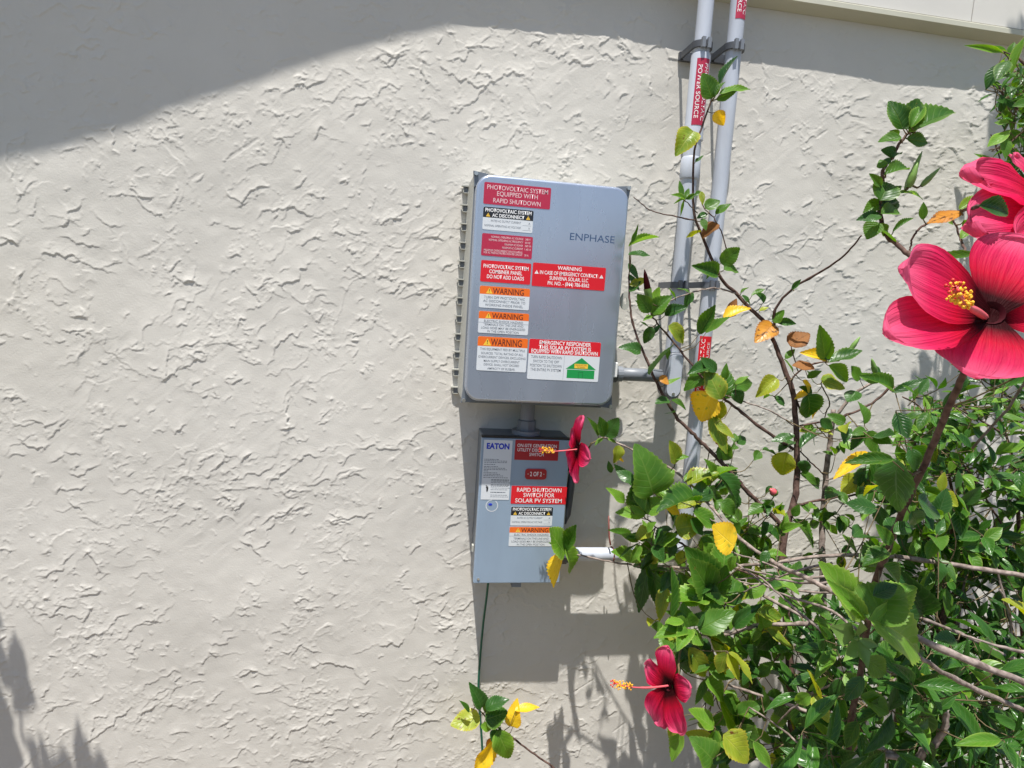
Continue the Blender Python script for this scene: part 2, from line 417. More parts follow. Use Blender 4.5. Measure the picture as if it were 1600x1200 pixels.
# added canopy, unseen above the frame; its rim throws the rounded shadow top left
can = [P(-260, 330, 0), P(-120, 300, 0), P(0, 262, 0), P(95, 240, 0), P(180, 213, 0), P(265, 182, 0), P(350, 147, 0), P(440, 110, 0), P(530, 80, 0), P(620, 56, 0), P(700, 39, 0), P(790, 22, 0), P(860, 2, 0), P(960, -60, 0)]
ZC = 1.45; top = []
for p in can:
    dd = (ZC-p.z)/SZ
    top.append((p.x-SX*dd, -dd, ZC))
g = MB(); n0 = len(top)
for x, y, z in top: g.v.append((x, y, z))
for x, y, z in top: g.v.append((x, -.034, z))
for x, y, z in top: g.v.append((x, y, z+.05))
for x, y, z in top: g.v.append((x, -.034, z+.05))
for i in range(n0-1):
    g.f += [(i, i+1, n0+i+1, n0+i), (2*n0+i, 3*n0+i, 3*n0+i+1, 2*n0+i+1), (i, 2*n0+i, 2*n0+i+1, i+1)]
g.f += [(n0-1, 3*n0-1, 4*n0-1, 2*n0-1), (0, n0, 3*n0, 2*n0)]
tag(g.build('shadow_canopy', M['trim']), 'curved canopy added unseen above the picture to shade the upper left of the wall', 'canopy')

# ------------------------------------------------------------------ lettering
def text_mesh(s, size, bold=0.0, spacing=1.0, xs_=1.0, align='CENTER'):
    cu = bpy.data.curves.new('lettering', 'FONT'); cu.body = s
    cu.size = size; cu.align_x = align; cu.align_y = 'CENTER'
    cu.offset = bold*size; cu.space_character = spacing; cu.resolution_u = 3; cu.space_line = .85
    o = bpy.data.objects.new('tmp', cu); COL.objects.link(o)
    dg = bpy.context.evaluated_depsgraph_get()
    me = bpy.data.meshes.new_from_object(o.evaluated_get(dg))
    bpy.data.objects.remove(o); bpy.data.curves.remove(cu)
    co = np.empty(len(me.vertices)*3, np.float32); me.vertices.foreach_get('co', co); co = co.reshape(-1, 3)
    co[:, 0] *= xs_
    return me, co
def put_text(par, s, x, z, y, cap, width, material, bold=0.0, align='CENTER', name='lettering'):
    """line of capitals cap metres tall, fitted to a width, on the plane y facing the camera"""
    me, co = text_mesh(s, cap/.64, bold)
    w = co[:, 0].max()-co[:, 0].min(); k = width/w if width else 1.0
    co[:, 0] *= k
    mid = (co[:, 0].max()+co[:, 0].min())/2
    if align == 'CENTER': co[:, 0] -= mid
    elif align == 'LEFT': co[:, 0] -= co[:, 0].min()
    else: co[:, 0] -= co[:, 0].max()
    zc = (co[:, 1].max()+co[:, 1].min())/2
    out = np.stack([co[:, 0]+x, np.full(len(co), y), co[:, 1]-zc+z], 1).astype(np.float32)
    me.vertices.foreach_set('co', out.ravel()); me.update()
    me.materials.clear(); me.materials.append(material)
    o = bpy.data.objects.new(name, me); COL.objects.link(o); o.parent = par
    return o
def rrect(x0, x1, z0, z1, r, n=4):
    pts = []
    for cx, cz, a0 in ((x1-r, z1-r, 0), (x0+r, z1-r, 90), (x0+r, z0+r, 180), (x1-r, z0+r, 270)):
        for i in range(n+1):
            a = math.radians(a0+90*i/n); pts.append((cx+r*math.cos(a), cz+r*math.sin(a)))
    return pts
TRI_H = .866
def triangle(par, x, z, y, s, col, mark):
    g = MB(); g.v = [(x-s/2, y, z-s*TRI_H/2), (x+s/2, y, z-s*TRI_H/2), (x, y, z+s*TRI_H/2)]; g.f = [(0, 1, 2)]
    o = g.build('warning_triangle', col, par)
    g = MB(); g.box(x-s*.045, x+s*.045, y-.00012, y-.00002, z-s*.08, z+s*.22); g.box(x-s*.045, x+s*.045, y-.00012, y-.00002, z-s*.27, z-s*.17)
    g.build('exclamation_mark', mark, par)

class Label:
    """a sticker whose corners are read off the face it is stuck on"""
    def __init__(s, name, owner, d, px0, py0, px1, py1, base, label, rad=.003, thick=.0006, margin=None):
        a = P(px0, py0, d); b = P(px1, py1, d)
        s.x0, s.x1, s.z1, s.z0 = a.x, b.x, a.z, b.z; s.d = d; s.w = s.x1-s.x0; s.h = s.z1-s.z0
        s.y = -d-thick
        g = MB(); g.prism(rrect(s.x0, s.x1, s.z0, s.z1, rad), s.y, -d+.0002)
        s.o = g.build(name, M[base], owner); s.o['label'] = label
        s.rad = rad
    def band(s, f0, f1, col, inset=.0):
        """coloured band between fractions of the height from the top"""
        za, zb = s.z1-s.h*f0, s.z1-s.h*f1
        x0, x1 = s.x0+inset, s.x1-inset
        r = s.rad; y = s.y-.00008
        pts = []
        if f0 < .02: pts = [(x0, zb), (x1, zb), (x1, za-r), (x1-r*.3, za-r*.3), (x1-r, za), (x0+r, za), (x0+r*.3, za-r*.3), (x0, za-r)]
        else: pts = [(x0, zb), (x1, zb), (x1, za), (x0, za)]
        g = MB(); g.prism(pts, y, s.y+.0001); g.build('printed_band', M[col], s.o)
    def line(s, txt, f, cap, width, col, bold=0.0, fx=.5, align='CENTER'):
        put_text(s.o, txt, s.x0+s.w*fx, s.z1-s.h*f, s.y-.00016, cap*s.h, width*s.w if width else None, M[col], bold, align)
    def rule(s, f, fx0, fx1, col='greytext', t=.0006):
        g = MB(); z = s.z1-s.h*f; g.box(s.x0+s.w*fx0, s.x0+s.w*fx1, s.y-.00012, s.y-.00002, z-t/2, z+t/2); g.build('rule_line', M[col], s.o)
    def tri(s, fx, f, size, col='yellow', mark='blackp'):
        triangle(s.o, s.x0+s.w*fx, s.z1-s.h*f, s.y-.00018, size*s.h, M[col], M[mark])

# ------------------------------------------------------------------ combiner box
bx0, bx1, bz0, bz1 = .125, .485, -.231, .285
DL = .165
box = empty('combiner_box', 'large blue grey solar combiner box covered in red and orange warning labels', 'electrical box', loc=(.305, 0, bz0))
def part(o): return lift(o, box)
g = MB(); g.prism(rrect(bx0, bx1, bz0, bz1, .006, 2), -.128, -.004)
body = part(g.build('enclosure', M['body']))
g = MB(); g.prism(rrect(bx0+.002, bx1-.002, bz0+.002, bz1-.002, .004, 2), -.136, -.128)
part(g.build('gasket_rim', M['pvc_dark']))
g = MB(); g.prism(rrect(bx0+.004, bx1-.004, bz0+.005, bz1-.005, .034, 7), -DL, -.136, bev=.007)
lid = part(g.build('lid', M['lid'], smooth=False))
for i, pl in enumerate(lid.data.polygons): pl.use_smooth = (i > 0 and len(pl.vertices) == 4)
for sxx, szz in ((0, 0), (1, 0), (0, 1), (1, 1)):
    x = bx1-.004 if sxx else bx0+.004; z = bz1-.004 if szz else bz0+.004
    ix = -1 if sxx else 1; iz = -1 if szz else 1
    g = MB(); pts = [(x-ix*.006, z-iz*.006), (x+ix*.028, z-iz*.002), (x-ix*.002, z+iz*.028)]
    if (ix*iz) < 0: pts = pts[::-1]
    g.prism(pts, -.150, -.1362)
    e = part(g.build('corner_ear', M['steel_top']))
    g = MB(); g.tube([(x, -.156, z), (x, -.150, z)], .0045, 8)
    s_ = g.build('screw', M['zinc'], e)
lug0, lug1 = P(722, 293, .03), P(712, 611, .03)
for k in range(12):
    z = lug0.z+(lug1.z-lug0.z)*k/11
    g = MB()
    g.box(bx0-.0170, bx0+.001, -.0150, -.003, z+.0060, z+.0092)
    g.box(bx0-.0130, bx0-.0110, -.0125, -.003, z-.0080, z+.0060)
    g.box(bx0-.0110, bx0+.001, -.0125, -.003, z-.0095, z-.0078)
    L_ = part(g.build('mounting_lug', M['body']))
    g = MB(); g.box(bx0-.0108, bx0+.001, -.0085, -.003, z-.0076, z+.0058)
    g.build('lug_recess', M['pvc_dark'], L_)
g = MB(); g.box(bx0-.001, bx1+.006, -.012, -.001, bz0+.01, bz1-.008); part(g.build('back_flange', M['body']))
# drip lip under the enclosure, hasp and latch on the right flank
g = MB(); g.box(bx0+.02, bx1-.02, -.130, -.03, bz0-.004, bz0+.001); part(g.build('drip_lip', M['steel_top']))
a = P(977, 470, .10)
g = MB()
N_ = 16; R1, R2 = .017, .006
for yy in (-.1, -.096):
    for r in (R1, R2):
        for i in range(N_):
            an = 2*math.pi*i/N_; g.v.append((a.x+r*math.cos(an)*(.75), yy, a.z+r*math.sin(an)*1.3))
for i in range(N_):
    j = (i+1) % N_
    g.f += [(i, j, N_+j, N_+i)[::-1], (2*N_+i, 2*N_+j, 3*N_+j, 3*N_+i), (i, 2*N_+i, 2*N_+j, j), (N_+i, N_+j, 3*N_+j, 3*N_+i)]
part(g.build('padlock_hasp', M['body']))
a = P(969, 577, .11); g = MB(); g.box(bx1, bx1+.013, -.135, -.09, a.z-.018, a.z+.018)
part(g.build('latch', M['whitetext'], None, bevel=.002))

def LB(name, x0, y0, x1, y1, base, label, **k):
    l = Label(name, None, DL, x0, y0, x1, y1, base, label, **k); lift(l.o, box); return l
W3 = 'safety_label'
l = LB(W3, 757, 284, 859, 327.5, 'pinkred', 'faded red label reading photovoltaic system equipped with rapid shutdown')
for tx, f, w in (('PHOTOVOLTAIC SYSTEM', .21, .91), ('EQUIPPED WITH', .50, .61), ('RAPID SHUTDOWN', .80, .71)): l.line(tx, f, .19, w, 'pinktext', .004)
def ac_label(mk, small):
    l = mk
    l.band(0, .46, 'blackp'); l.line('PHOTOVOLTAIC SYSTEM', .13, .14, .92, 'whitetext', .022); l.line('AC DISCONNECT', .345, .135, .64, 'whitetext', .022)
    l.tri(.1, .34, .19); l.tri(.9, .34, .19)
    l.line('RATED AC OUTPUT CURRENT', .59, .085, .60, 'greytext', 0, fx=.46); l.line('A', .59, .085, None, 'greytext', fx=.93)
    l.line('NOMINAL OPERATING AC VOLTAGE', .81, .085, .72, 'greytext', 0, fx=.40); l.line('V', .81, .085, None, 'greytext', fx=.93)
    l.rule(.69, .8, .97, t=.0004); l.rule(.90, .8, .97, t=.0004)
ac_label(LB(W3, 755.5, 322.5, 831.5, 364.5, 'white', 'black and white label reading photovoltaic system AC disconnect'), 0)
l = LB(W3, 753.5, 364, 830.5, 405, 'pinkred', 'faded red rating label with five lines of figures')
for tx, vv, f in (('NOMINAL OPERATING AC VOLTAGE', '240 V', .13), ('NOMINAL OPERATING AC FREQUENCY', '60 HZ', .28), ('MAXIMUM AC POWER', '349 VA', .43), ('MAXIMUM AC CURRENT', '1.45 A', .58),
                  ('MAXIMUM OVERCURRENT DEVICE RATING', '', .74), ('FOR AC MODULE PROTECTION PER CIRCUIT', '20 A', .85)):
    l.line(tx, f, .085, .0225*len(tx) if len(tx) < 32 else .76, 'pinktext', .004, fx=.81, align='RIGHT')
    if vv: l.line(vv, f, .085, .021*len(vv), 'pinktext', .004, fx=.85, align='LEFT')
l = LB(W3, 752, 406, 828, 445, 'red', 'red label reading photovoltaic system combiner panel do not add loads')
for tx, f, w in (('PHOTOVOLTAIC SYSTEM', .26, .90), ('COMBINER PANEL', .50, .66), ('DO NOT ADD LOADS', .74, .74)): l.line(tx, f, .16, w, 'whitetext', .012)
def warn(l, hd, lines, capf=.10):
    l.band(0, hd, 'orange'); l.line('WARNING', hd*.55, hd*.66, .62, 'darktext', .012, fx=.57)
    l.tri(.19, hd*.55, hd*.85)
    for tx, f, w in lines: l.line(tx, f, capf, w, 'greytext', .004)
warn(LB(W3, 750, 446, 826, 485, 'white', 'orange and white warning label reading turn off photovoltaic AC disconnect'), .37,
     (('TURN OFF PHOTOVOLTAIC', .51, .82), ('AC DISCONNECT PRIOR TO', .68, .84), ('WORKING INSIDE PANEL', .86, .76)), .105)
l = LB(W3, 748.5, 485.5, 824.5, 524, 'white', 'orange and white warning label reading electric shock hazard, upper box')
def shock(l, hd):
    warn(l, hd, (('ELECTRIC SHOCK HAZARD', hd+.10, .78), ('TERMINALS ON THE LINE AND', .60, .80), ('LOAD SIDES MAY BE ENERGIZED', .755, .88), ('IN THE OPEN POSITION', .91, .63)), .095)
    l.rule(hd+.175, .0, 1.0, t=.0005)
shock(l, .34)
warn(LB(W3, 747, 525, 821.5, 582, 'white', 'tall orange and white warning label about equipment fed by multiple sources'), .28,
     (('THIS EQUIPMENT FED BY MULTIPLE', .37, .90), ('SOURCES. TOTAL RATING OF ALL', .485, .84), ('OVERCURRENT DEVICES, EXCLUDING', .60, .95), ('MAIN SUPPLY OVERCURRENT', .71, .72), ('DEVICE, SHALL NOT EXCEED', .82, .71), ('AMPACITY OF BUSBAR.', .93, .56)), .06)
l = LB(W3, 833, 410, 944, 454.5, 'red', 'wide red label with the emergency contact phone number')
for tx, f, w in (('WARNING', .15, .33), ('IN CASE OF EMERGENCY CONTACT:', .39, .80), ('SUNVENA SOLAR, LLC', .62, .53), ('PH. NO. - (844) 786-8362', .85, .57)): l.line(tx, f, .145, w, 'whitetext', .01)
l.tri(.055, .39, .18, 'whitetext', 'red'); l.tri(.945, .39, .18, 'whitetext', 'red')
l = LB(W3, 827.5, 529, 934, 597, 'white', 'red and white emergency responder label with a green house drawing')
l.band(0, .36, 'red')
for tx, f, w in (('EMERGENCY RESPONDER', .075, .72), ('THIS SOLAR PV SYSTEM IS', .19, .73), ('EQUIPPED WITH RAPID SHUTDOWN', .30, .93)): l.line(tx, f, .083, w, 'whitetext', .018)
for tx, f, w in (('TURN RAPID SHUTDOWN', .44, .43), ("SWITCH TO THE 'OFF'", .545, .36), ('POSITION TO SHUTDOWN', .65, .44), ('THE ENTIRE PV SYSTEM', .755, .42)): l.line(tx, f, .062, w, 'greytext', .003, fx=.25)
g = MB(); z = lambda f: l.z1-l.h*f; x = lambda f: l.x0+l.w*f; yy = l.y-.00014
g.box(x(.5)-.0002, x(.5)+.0002, yy, yy+.0001, z(.98), z(.38)); g.build('rule_line', M['greytext'], l.o)
g = MB(); g.v = [(x(.53), yy, z(.70)), (x(.96), yy, z(.70)), (x(.745), yy, z(.41))]; g.f = [(0, 1, 2)]
g.box(x(.55), x(.94), yy, yy+.0001, z(.93), z(.715)); hs_ = g.build('house_drawing', M['green'], l.o)
g = MB(); g.box(x(.65), x(.84), yy-.00012, yy-.00003, z(.675), z(.565)); g.build('yellow_tag', M['yellow'], l.o)
put_text(l.o, 'SOLAR ELECTRIC', x(.745), z(.595), yy-.0002, l.h*.03, l.w*.16, M['darktext']); put_text(l.o, 'PV PANELS', x(.745), z(.645), yy-.0002, l.h*.03, l.w*.11, M['darktext'])
g = MB()
for q in ((.715, .718, .93, .77), (.772, .775, .93, .77), (.715, .775, .775, .77)): g.box(x(q[0]), x(q[1]), yy-.00012, yy-.00003, z(q[2]), z(q[3]))
g.build('house_door_outline', M['blackp'], l.o)
a = P(891, 364, DL); b = P(960, 380, DL)
o = put_text(None, 'ENPHASE', (a.x+b.x)/2, P(925, 372, DL).z, -DL-.00012, .0145, b.x-a.x, M['logotext'], 0); lift(o, box); o.name = 'maker_lettering'

# ------------------------------------------------------------------ disconnect switch
ex0, ex1, ez0, ez1, DE = .183, .404, -.696, -.318, .099
sw = empty('disconnect_switch', 'smaller grey steel disconnect switch box hanging below the combiner box', 'switch box', loc=(.295, 0, ez0))
def sp_(o): return lift(o, sw)
g = MB(); g.prism(rrect(ex0+.002, ex1-.002, ez0+.003, ez1-.002, .003, 2), -.090, -.004); sp_(g.build('enclosure', M['steel_top']))
g = MB(); g.prism(rrect(ex0, ex1, ez0, ez1-.006, .003, 3), -DE, -.086, bev=.0025); sp_(g.build('door', M['steel']))
g = MB(); g.box(ex0-.0005, ex1+.0005, -.1005, -.084, ez1-.0055, ez1-.002); sp_(g.build('rain_lip', M['black']))
g = MB(); g.box(ex0-.005, ex0, -.07, -.058, -.626, -.608); sp_(g.build('hinge', M['body'], None, bevel=.001))
def LE(name, x0, y0, x1, y1, base, label, **k):
    l = Label(name, None, DE, x0, y0, x1, y1, base, label, **k); lift(l.o, sw); return l
l = LE('maker_label', 756.5, 687, 795, 781, 'white', 'tall white maker label with blue lettering', rad=.0008)
l.line('EATON', .10, .082, .80, 'bluetext', .05)
r_ = random.Random(3)
for f, wd in [(.32, .55), (.345, .85), (.37, .88), (.405, .42), (.44, .48), (.465, .82), (.49, .88), (.515, .15), (.545, .5), (.57, .6), (.595, .75), (.625, .95)]:
    g = MB(); xx = l.x0+l.w*.05
    while xx < l.x0+l.w*(.05+wd*.92):
        ww = r_.uniform(.0015, .006); g.box(xx, xx+ww, l.y-.00012, l.y-.00002, l.z1-l.h*(f+.007), l.z1-l.h*(f-.003)); xx += ww+.0012
    g.build('fine_print', M['greytext'], l.o)
for f, wd, t_ in [(.66, .62, .012), (.685, .6, .006), (.71, .62, .006), (.745, .62, .012), (.77, .6, .006), (.80, .62, .005), (.83, .6, .005), (.87, .5, .012), (.92, .6, .005), (.95, .6, .005)]:
    g = MB(); xx = l.x0+l.w*.33
    while xx < l.x0+l.w*(.33+wd):
        ww = r_.uniform(.002, .008); g.box(xx, xx+ww, l.y-.00012, l.y-.00002, l.z1-l.h*(f+t_), l.z1-l.h*(f-.003)); xx += ww+.001
    g.build('fine_print', M['greytext'], l.o)
g = MB(); cx, cz = l.x0+l.w*.17, l.z1-l.h*.82          # black spark and hand pictogram
pts = [(-.3, 1.0), (.0, .5), (-.15, .45), (.15, .0), (.1, -.3), (.35, -.8), (.75, -.5), (.9, .2), (.6, .8), (.3, .4), (.2, .9), (-.1, .8)]
n_ = len(g.v); g.v += [(cx+p[0]*.006, l.y-.00012, cz+p[1]*.011) for p in pts[::-1]]; g.f.append(tuple(range(n_, n_+len(pts))))
g.build('pictogram', M['blackp'], l.o)
l = LE(W3, 805.5, 687, 871.5, 720, 'crimson', 'dark red label reading on-site generation utility disconnect switch', rad=.0005)
for tx, f, w in (('ON-SITE GENERATION', .27, .90), ('UTILITY DISCONNECT', .49, .88), ('SWITCH', .71, .33)): l.line(tx, f, .15, w, 'whitetext', .006)
l = LE('number_plate', 821, 732, 853, 749, 'crimson', 'small raised dark red plate reading 2 of 2', rad=.007, thick=.003)
l.line('2 OF 2', .48, .38, .55, 'whitetext', .012)
g = MB()
for fx in (.13, .87): g.tube([(l.x0+l.w*fx, l.y-.0012, l.z0+l.h*.52), (l.x0+l.w*fx, l.y, l.z0+l.h*.52)], .0014, 6)
g.build('rivets', M['zinc'], l.o)
l = LE(W3, 799.5, 759, 884, 788, 'red', 'wide red label reading rapid shutdown switch for solar PV system', rad=.002)
for tx, f, w in (('RAPID SHUTDOWN', .21, .80), ('SWITCH FOR', .50, .56), ('SOLAR PV SYSTEM', .81, .84)): l.line(tx, f, .21, w, 'whitetext', .006)
ac_label(LE(W3, 799, 791.5, 862, 821.5, 'white', 'small black and white AC disconnect label', rad=.002), 1)
l = LE(W3, 796.5, 823, 863, 853.5, 'white', 'orange and white shock hazard label partly behind leaves', rad=.002); shock(l, .30)
# oval approval sticker
a = P(768.5, 790, DE); g = MB()
for i in range(20):
    a0, a1 = math.pi*2*i/20, math.pi*2*(i+1)/20
    if i in (3, 4): continue
    r1, r0 = .0155, .0135
    g.quad(*[(a.x+r*math.cos(t), -DE-.0003, a.z+r*math.sin(t)) for r, t in ((r0, a0), (r1, a0), (r1, a1), (r0, a1))])
st_ = sp_(g.build('approval_sticker', M['white']))
g = MB(); g.prism([(a.x-.004+.005*math.cos(2*math.pi*i/12), a.z+.003+.003*math.sin(2*math.pi*i/12)) for i in range(12)], -DE-.0005, -DE); g.build('blue_oval', M['bluetext'], st_)
for x_, z_ in ((ex0+.012, ez0+.012), (ex1-.012, ez0+.012)):
    g = MB(); g.tube([(x_, -DE-.0018, z_), (x_, -DE, z_)], .0032, 8); sp_(g.build('door_screw', M['zinc']))
g = MB(); g.box((ex0+ex1)/2-.012, (ex0+ex1)/2+.012, -DE+.004, -.07, ez0-.012, ez0+.002); sp_(g.build('padlock_tab', M['steel_top']))
# operating lever on the right flank
a = P(905, 735, .075); b = P(897, 803, .075)
g = MB(); g.tube([(ex1-.004, -.055, a.z+.004), (ex1+.02, -.055, a.z+.004)], .011, 12)
lv = sp_(g.build('lever', M['black']))
g = MB(); g.tube([(ex1+.017, -.055, a.z+.004), (ex1+.018, -.07, a.z-.004), (ex1+.016, -.075, a.z-.045), (ex1+.015, -.075, a.z-.115), (ex1+.010, -.074, a.z-.142)], [.008, .0085, .0105, .0075, .002], 10)
g.build('lever_arm', M['strap'], lv, smooth=True)
g = MB(); g.blob((ex1+.019, -.075, a.z+.010), .010, 10, 6, (1, 1, 1.5)); g.build('lever_knob', M['black'], lv, smooth=True)

# nipple between the two boxes
nc = P(823, 660, .055); nx_ = nc.x
o = empty('conduit_nipple', 'short grey conduit nipple joining the two boxes', 'conduit', loc=(nx_, -.055, ez1))
g = MB(); g.tube([(nx_, -.055, ez1-.004), (nx_, -.055, bz0+.002)], .0185, 20); lift(g.build('pipe', M['pvc_dark'], smooth=False), o)
g = MB(); g.tube([(nx_, -.055, ez1-.003), (nx_, -.055, ez1+.008)], .036, 24); lift(g.build('hub_flange', M['pvc_dark']), o)
g = MB(); g.tube([(nx_, -.055, ez1+.008), (nx_, -.055, ez1+.032), (nx_, -.055, ez1+.034)], [.024, .0235, .021], 8); lift(g.build('hub_nut', M['steel_top']), o)

# ------------------------------------------------------------------ conduits
DC = .078; RC = .0188
def vx(px, py): return P(px, py, DC)
def conduit_x(pts): return sum(vx(*p).x for p in pts)/len(pts)
c1x = conduit_x([(1103, 0), (1069.5, 335), (1064, 430), (1057, 493)])
c2x = conduit_x([(1157, 0), (1121, 335), (1107, 467), (1082, 680)])
def ring_tube(x, prof, material, name, owner, n=28):
    """prof: (z, radius) from top to bottom"""
    g = MB(); g.tube([(x, -DC, p[0]) for p in prof], [p[1] for p in prof], n)
    o = g.build(name, material, None)
    for i, pl in enumerate(o.data.polygons): pl.use_smooth = len(pl.vertices) == 4
    md = o.modifiers.new('split', 'EDGE_SPLIT'); md.split_angle = math.radians(35)
    return lift(o, owner)
def zat(x, py):                       # height at which the photograph shows row py on that pipe
    lo, hi = -1.6, 1.2
    for _ in range(40):
        mid = (lo+hi)/2
        if Q(Vector((x, -DC, mid)))[1] > py: lo = mid
        else: hi = mid
    return (lo+hi)/2
def wrap_label(owner, x, z_top, z_bot, a0, a1, lines, rot, material='red', txt='whitetext', R=RC, label=None):
    """label wrapped on a pipe between angles a0..a1 (0 faces the camera, + to the right); lettering runs along the pipe"""
    g = MB(); R1 = R+.0006; n = 8
    for k in range(n+1):
        a = a0+(a1-a0)*k/n
        for z in (z_bot, z_top): g.v.append((x+R1*math.sin(a), -DC-R1*math.cos(a), z))
    for k in range(n): g.f.append((2*k, 2*k+2, 2*k+3, 2*k+1))
    o = lift(g.build('pipe_label', M[material], smooth=True), owner)
    if label: o['label'] = label
    R2 = R+.0008
    for tx, f, cap, w in lines:
        me_, co = text_mesh(tx, cap/.7, .004)
        wd = co[:, 0].max()-co[:, 0].min(); L = (z_top-z_bot)*w; co[:, 0] = (co[:, 0]-(co[:, 0].max()+co[:, 0].min())/2)*(L/wd)
        co[:, 1] -= (co[:, 1].max()+co[:, 1].min())/2
        ac = a0+(a1-a0)*f; zc = (z_top+z_bot)/2
        if rot < 0: al = co[:, 1]/R2+ac; zz = zc-co[:, 0]
        else: al = -co[:, 1]/R2+ac; zz = zc+co[:, 0]
        out = np.stack([x+R2*np.sin(al), -DC-R2*np.cos(al), zz], 1).astype(np.float32)
        me_.vertices.foreach_set('co', out.ravel()); me_.update(); me_.materials.clear(); me_.materials.append(M[txt])
        t_ = bpy.data.objects.new('lettering', me_); COL.objects.link(t_); t_.parent = o
def clamp(owner, x, z, big=False):
    g = MB(); n = 20; h = .0075; R0, R1 = RC+.0005, RC+.0062
    # U shaped strap from the wall round the pipe
    pts = []
    for k in range(n+1):
        a = math.radians(-100+200*k/n); pts.append((math.sin(a), -math.cos(a)))
    inner = [(x-R0, -.004)]+[(x+R0*p[0], -DC+R0*p[1]) for p in pts]+[(x+R0, -.004)]
    outer = [(x-R1, -.004)]+[(x+R1*p[0], -DC+R1*p[1]) for p in pts]+[(x+R1, -.004)]
    K = len(inner)
    for zz in (z-h, z+h):
        for q in inner+outer: g.v.append((q[0], q[1], zz))
    for i in range(K-1):
        a, b, c, d = i, i+1, K+i+1, K+i
        g.f += [(a, b, c, d), (2*K+a, 2*K+d, 2*K+c, 2*K+b), (d, c, 2*K+c, 2*K+d), (b, a, 2*K+a, 2*K+b)]
    o = lift(g.build('clamp', M['strap' if big else 'clamp']), owner)
    if big:
        g = MB(); g.box(x-RC-.008, x+RC+.008, -.012, -.001, z-.010, z+.010); g.build('clamp_foot', M['strap'], o)
    g = MB()
    for dx in (-.008, .006): g.box(x+dx-.004, x+dx+.004, -DC-R1-.006, -DC-R1+.003, z-.0115, z+.0115)
    g.build('clamp_lug', M['pvc_dark' if big else 'clamp'], o)
ZT = 2.0
A = empty('left_conduit', 'left grey vertical conduit with a thick expansion sleeve and red label', 'conduit', loc=(c1x, -DC, 0)); A.name = 'vertical_conduit'
za = lambda py: zat(c1x, py)
ring_tube(c1x, [(ZT, RC), (za(86), RC)], M['pvc'], 'pipe', A)
ring_tube(c1x, [(za(84), RC), (za(86), .0222), (za(88), .0228), (za(213), .0228), (za(216), .0235), (za(220), .0235), (za(221), .0205), (za(248), .0205)], M['pvc'], 'expansion_sleeve', A)
ring_tube(c1x, [(za(246), .0208), (za(250), .0238), (za(277), .0238), (za(280), .0225), (za(281), .0190)], M['pvc'], 'collar', A)
ring_tube(c1x, [(za(281), RC-.0002), (za(556), RC-.0002)], M['pvc'], 'pipe', A)
wrap_label(A, c1x, za(96), za(199), math.radians(-42), math.radians(42), (('PHOTOVOLTAIC', .74, .0098, .86), ('POWER SOURCE', .27, .0098, .80)), -1, 'pinkred', R=.0228, label='faded red label reading photovoltaic power source')
clamp(A, c1x, za(73), True); clamp(A, c1x, za(446))
# conduit body with access cover, then the run into the combiner box
zb1, zb2 = za(545), za(622)
g = MB(); pts = []
W_ = .0225
for k in range(13):
    a = math.pi*k/12; pts.append((c1x+W_*math.cos(a), zb1-.02+W_*math.sin(a)*.6))
for k in range(13):
    a = math.pi+math.pi*k/12; pts.append((c1x+W_*math.cos(a), zb2+W_+W_*math.sin(a)))
g.prism(pts, -DC-.026, -DC+.022, bev=.006)
lb = lift(g.build('conduit_body', M['pvc_dark']), A)
g = MB(); g.prism([(c1x+(p[0]-c1x)*.80, (zb1+zb2)/2+(p[1]-(zb1+zb2)/2)*.88) for p in pts], -DC-.0285, -DC-.025); g.build('access_cover', M['pvc'], lb)
g = MB(); g.tube([(c1x, -DC-.0305, zb2+.015), (c1x, -DC-.028, zb2+.015)], .004, 8); g.build('screw', M['zinc'], lb)
zh = P(1005, 586, .072).z
g = MB(); g.tube([(c1x, -.072, zh), (bx1+.01, -.072, zh)], .0165, 18); lift(g.build('side_pipe', M['pvc_dark'], smooth=True), A)
g = MB(); g.tube([(bx1+.004, -.072, zh), (bx1+.03, -.072, zh)], .0225, 10); hub = lift(g.build('hub_nut', M['strap']), A)
g = MB(); g.tube([(bx1+.03, -.072, zh), (bx1+.045, -.072, zh)], .0195, 18); g.build('hub_sleeve', M['pvc_dark'], hub)

B = empty('vertical_conduit', 'right grey vertical conduit, slimmer and plain, with two red labels', 'conduit', loc=(c2x, -DC, 0))
zc_ = lambda py: zat(c2x, py)
zp = P(940, 866, DC).z
ring_tube(c2x, [(ZT, RC), (zp+.06, RC)], M['pvc'], 'pipe', B)
g = MB(); g.tube([(c2x, -DC, zp+.075), (c2x, -DC, zp+.045), (c2x-.008, -DC, zp+.018), (c2x-.026, -DC, zp+.003), (c2x-.05, -DC, zp), (c2x-.075, -DC, zp)], .0215, 18); lift(g.build('elbow', M['pvc'], smooth=True), B)
g = MB(); g.tube([(c2x-.06, -DC, zp), (ex1+.01, -DC, zp)], .0175, 20); lift(g.build('side_pipe', M['pvc'], smooth=True), B)
g = MB(); g.tube([(ex1-.002, -DC, zp), (ex1+.016, -DC, zp)], .0245, 12); g.tube([(ex1+.016, -DC, zp), (ex1+.03, -DC, zp)], .0215, 20)
lift(g.build('hub_nut', M['strap']), B)
wrap_label(B, c2x, zc_(-70), zc_(34), math.radians(-38), math.radians(48), (('PHOTOVOLTAIC', .74, .0088, .86), ('POWER SOURCE', .27, .0088, .80)), -1, 'pinkred', label='faded red label at the top of the pipe')
wrap_label(B, c2x, zc_(525), zc_(614), math.radians(-60), math.radians(38), (('PHOTOVOLTAIC', .30, .0095, .90), ('POWER SOURCE', .74, .0070, .80)), 1, 'red', label='bright red label half way down the pipe')
clamp(B, c2x, zc_(76), True); clamp(B, c2x, zc_(446))
a = P(951, 808, .09); 
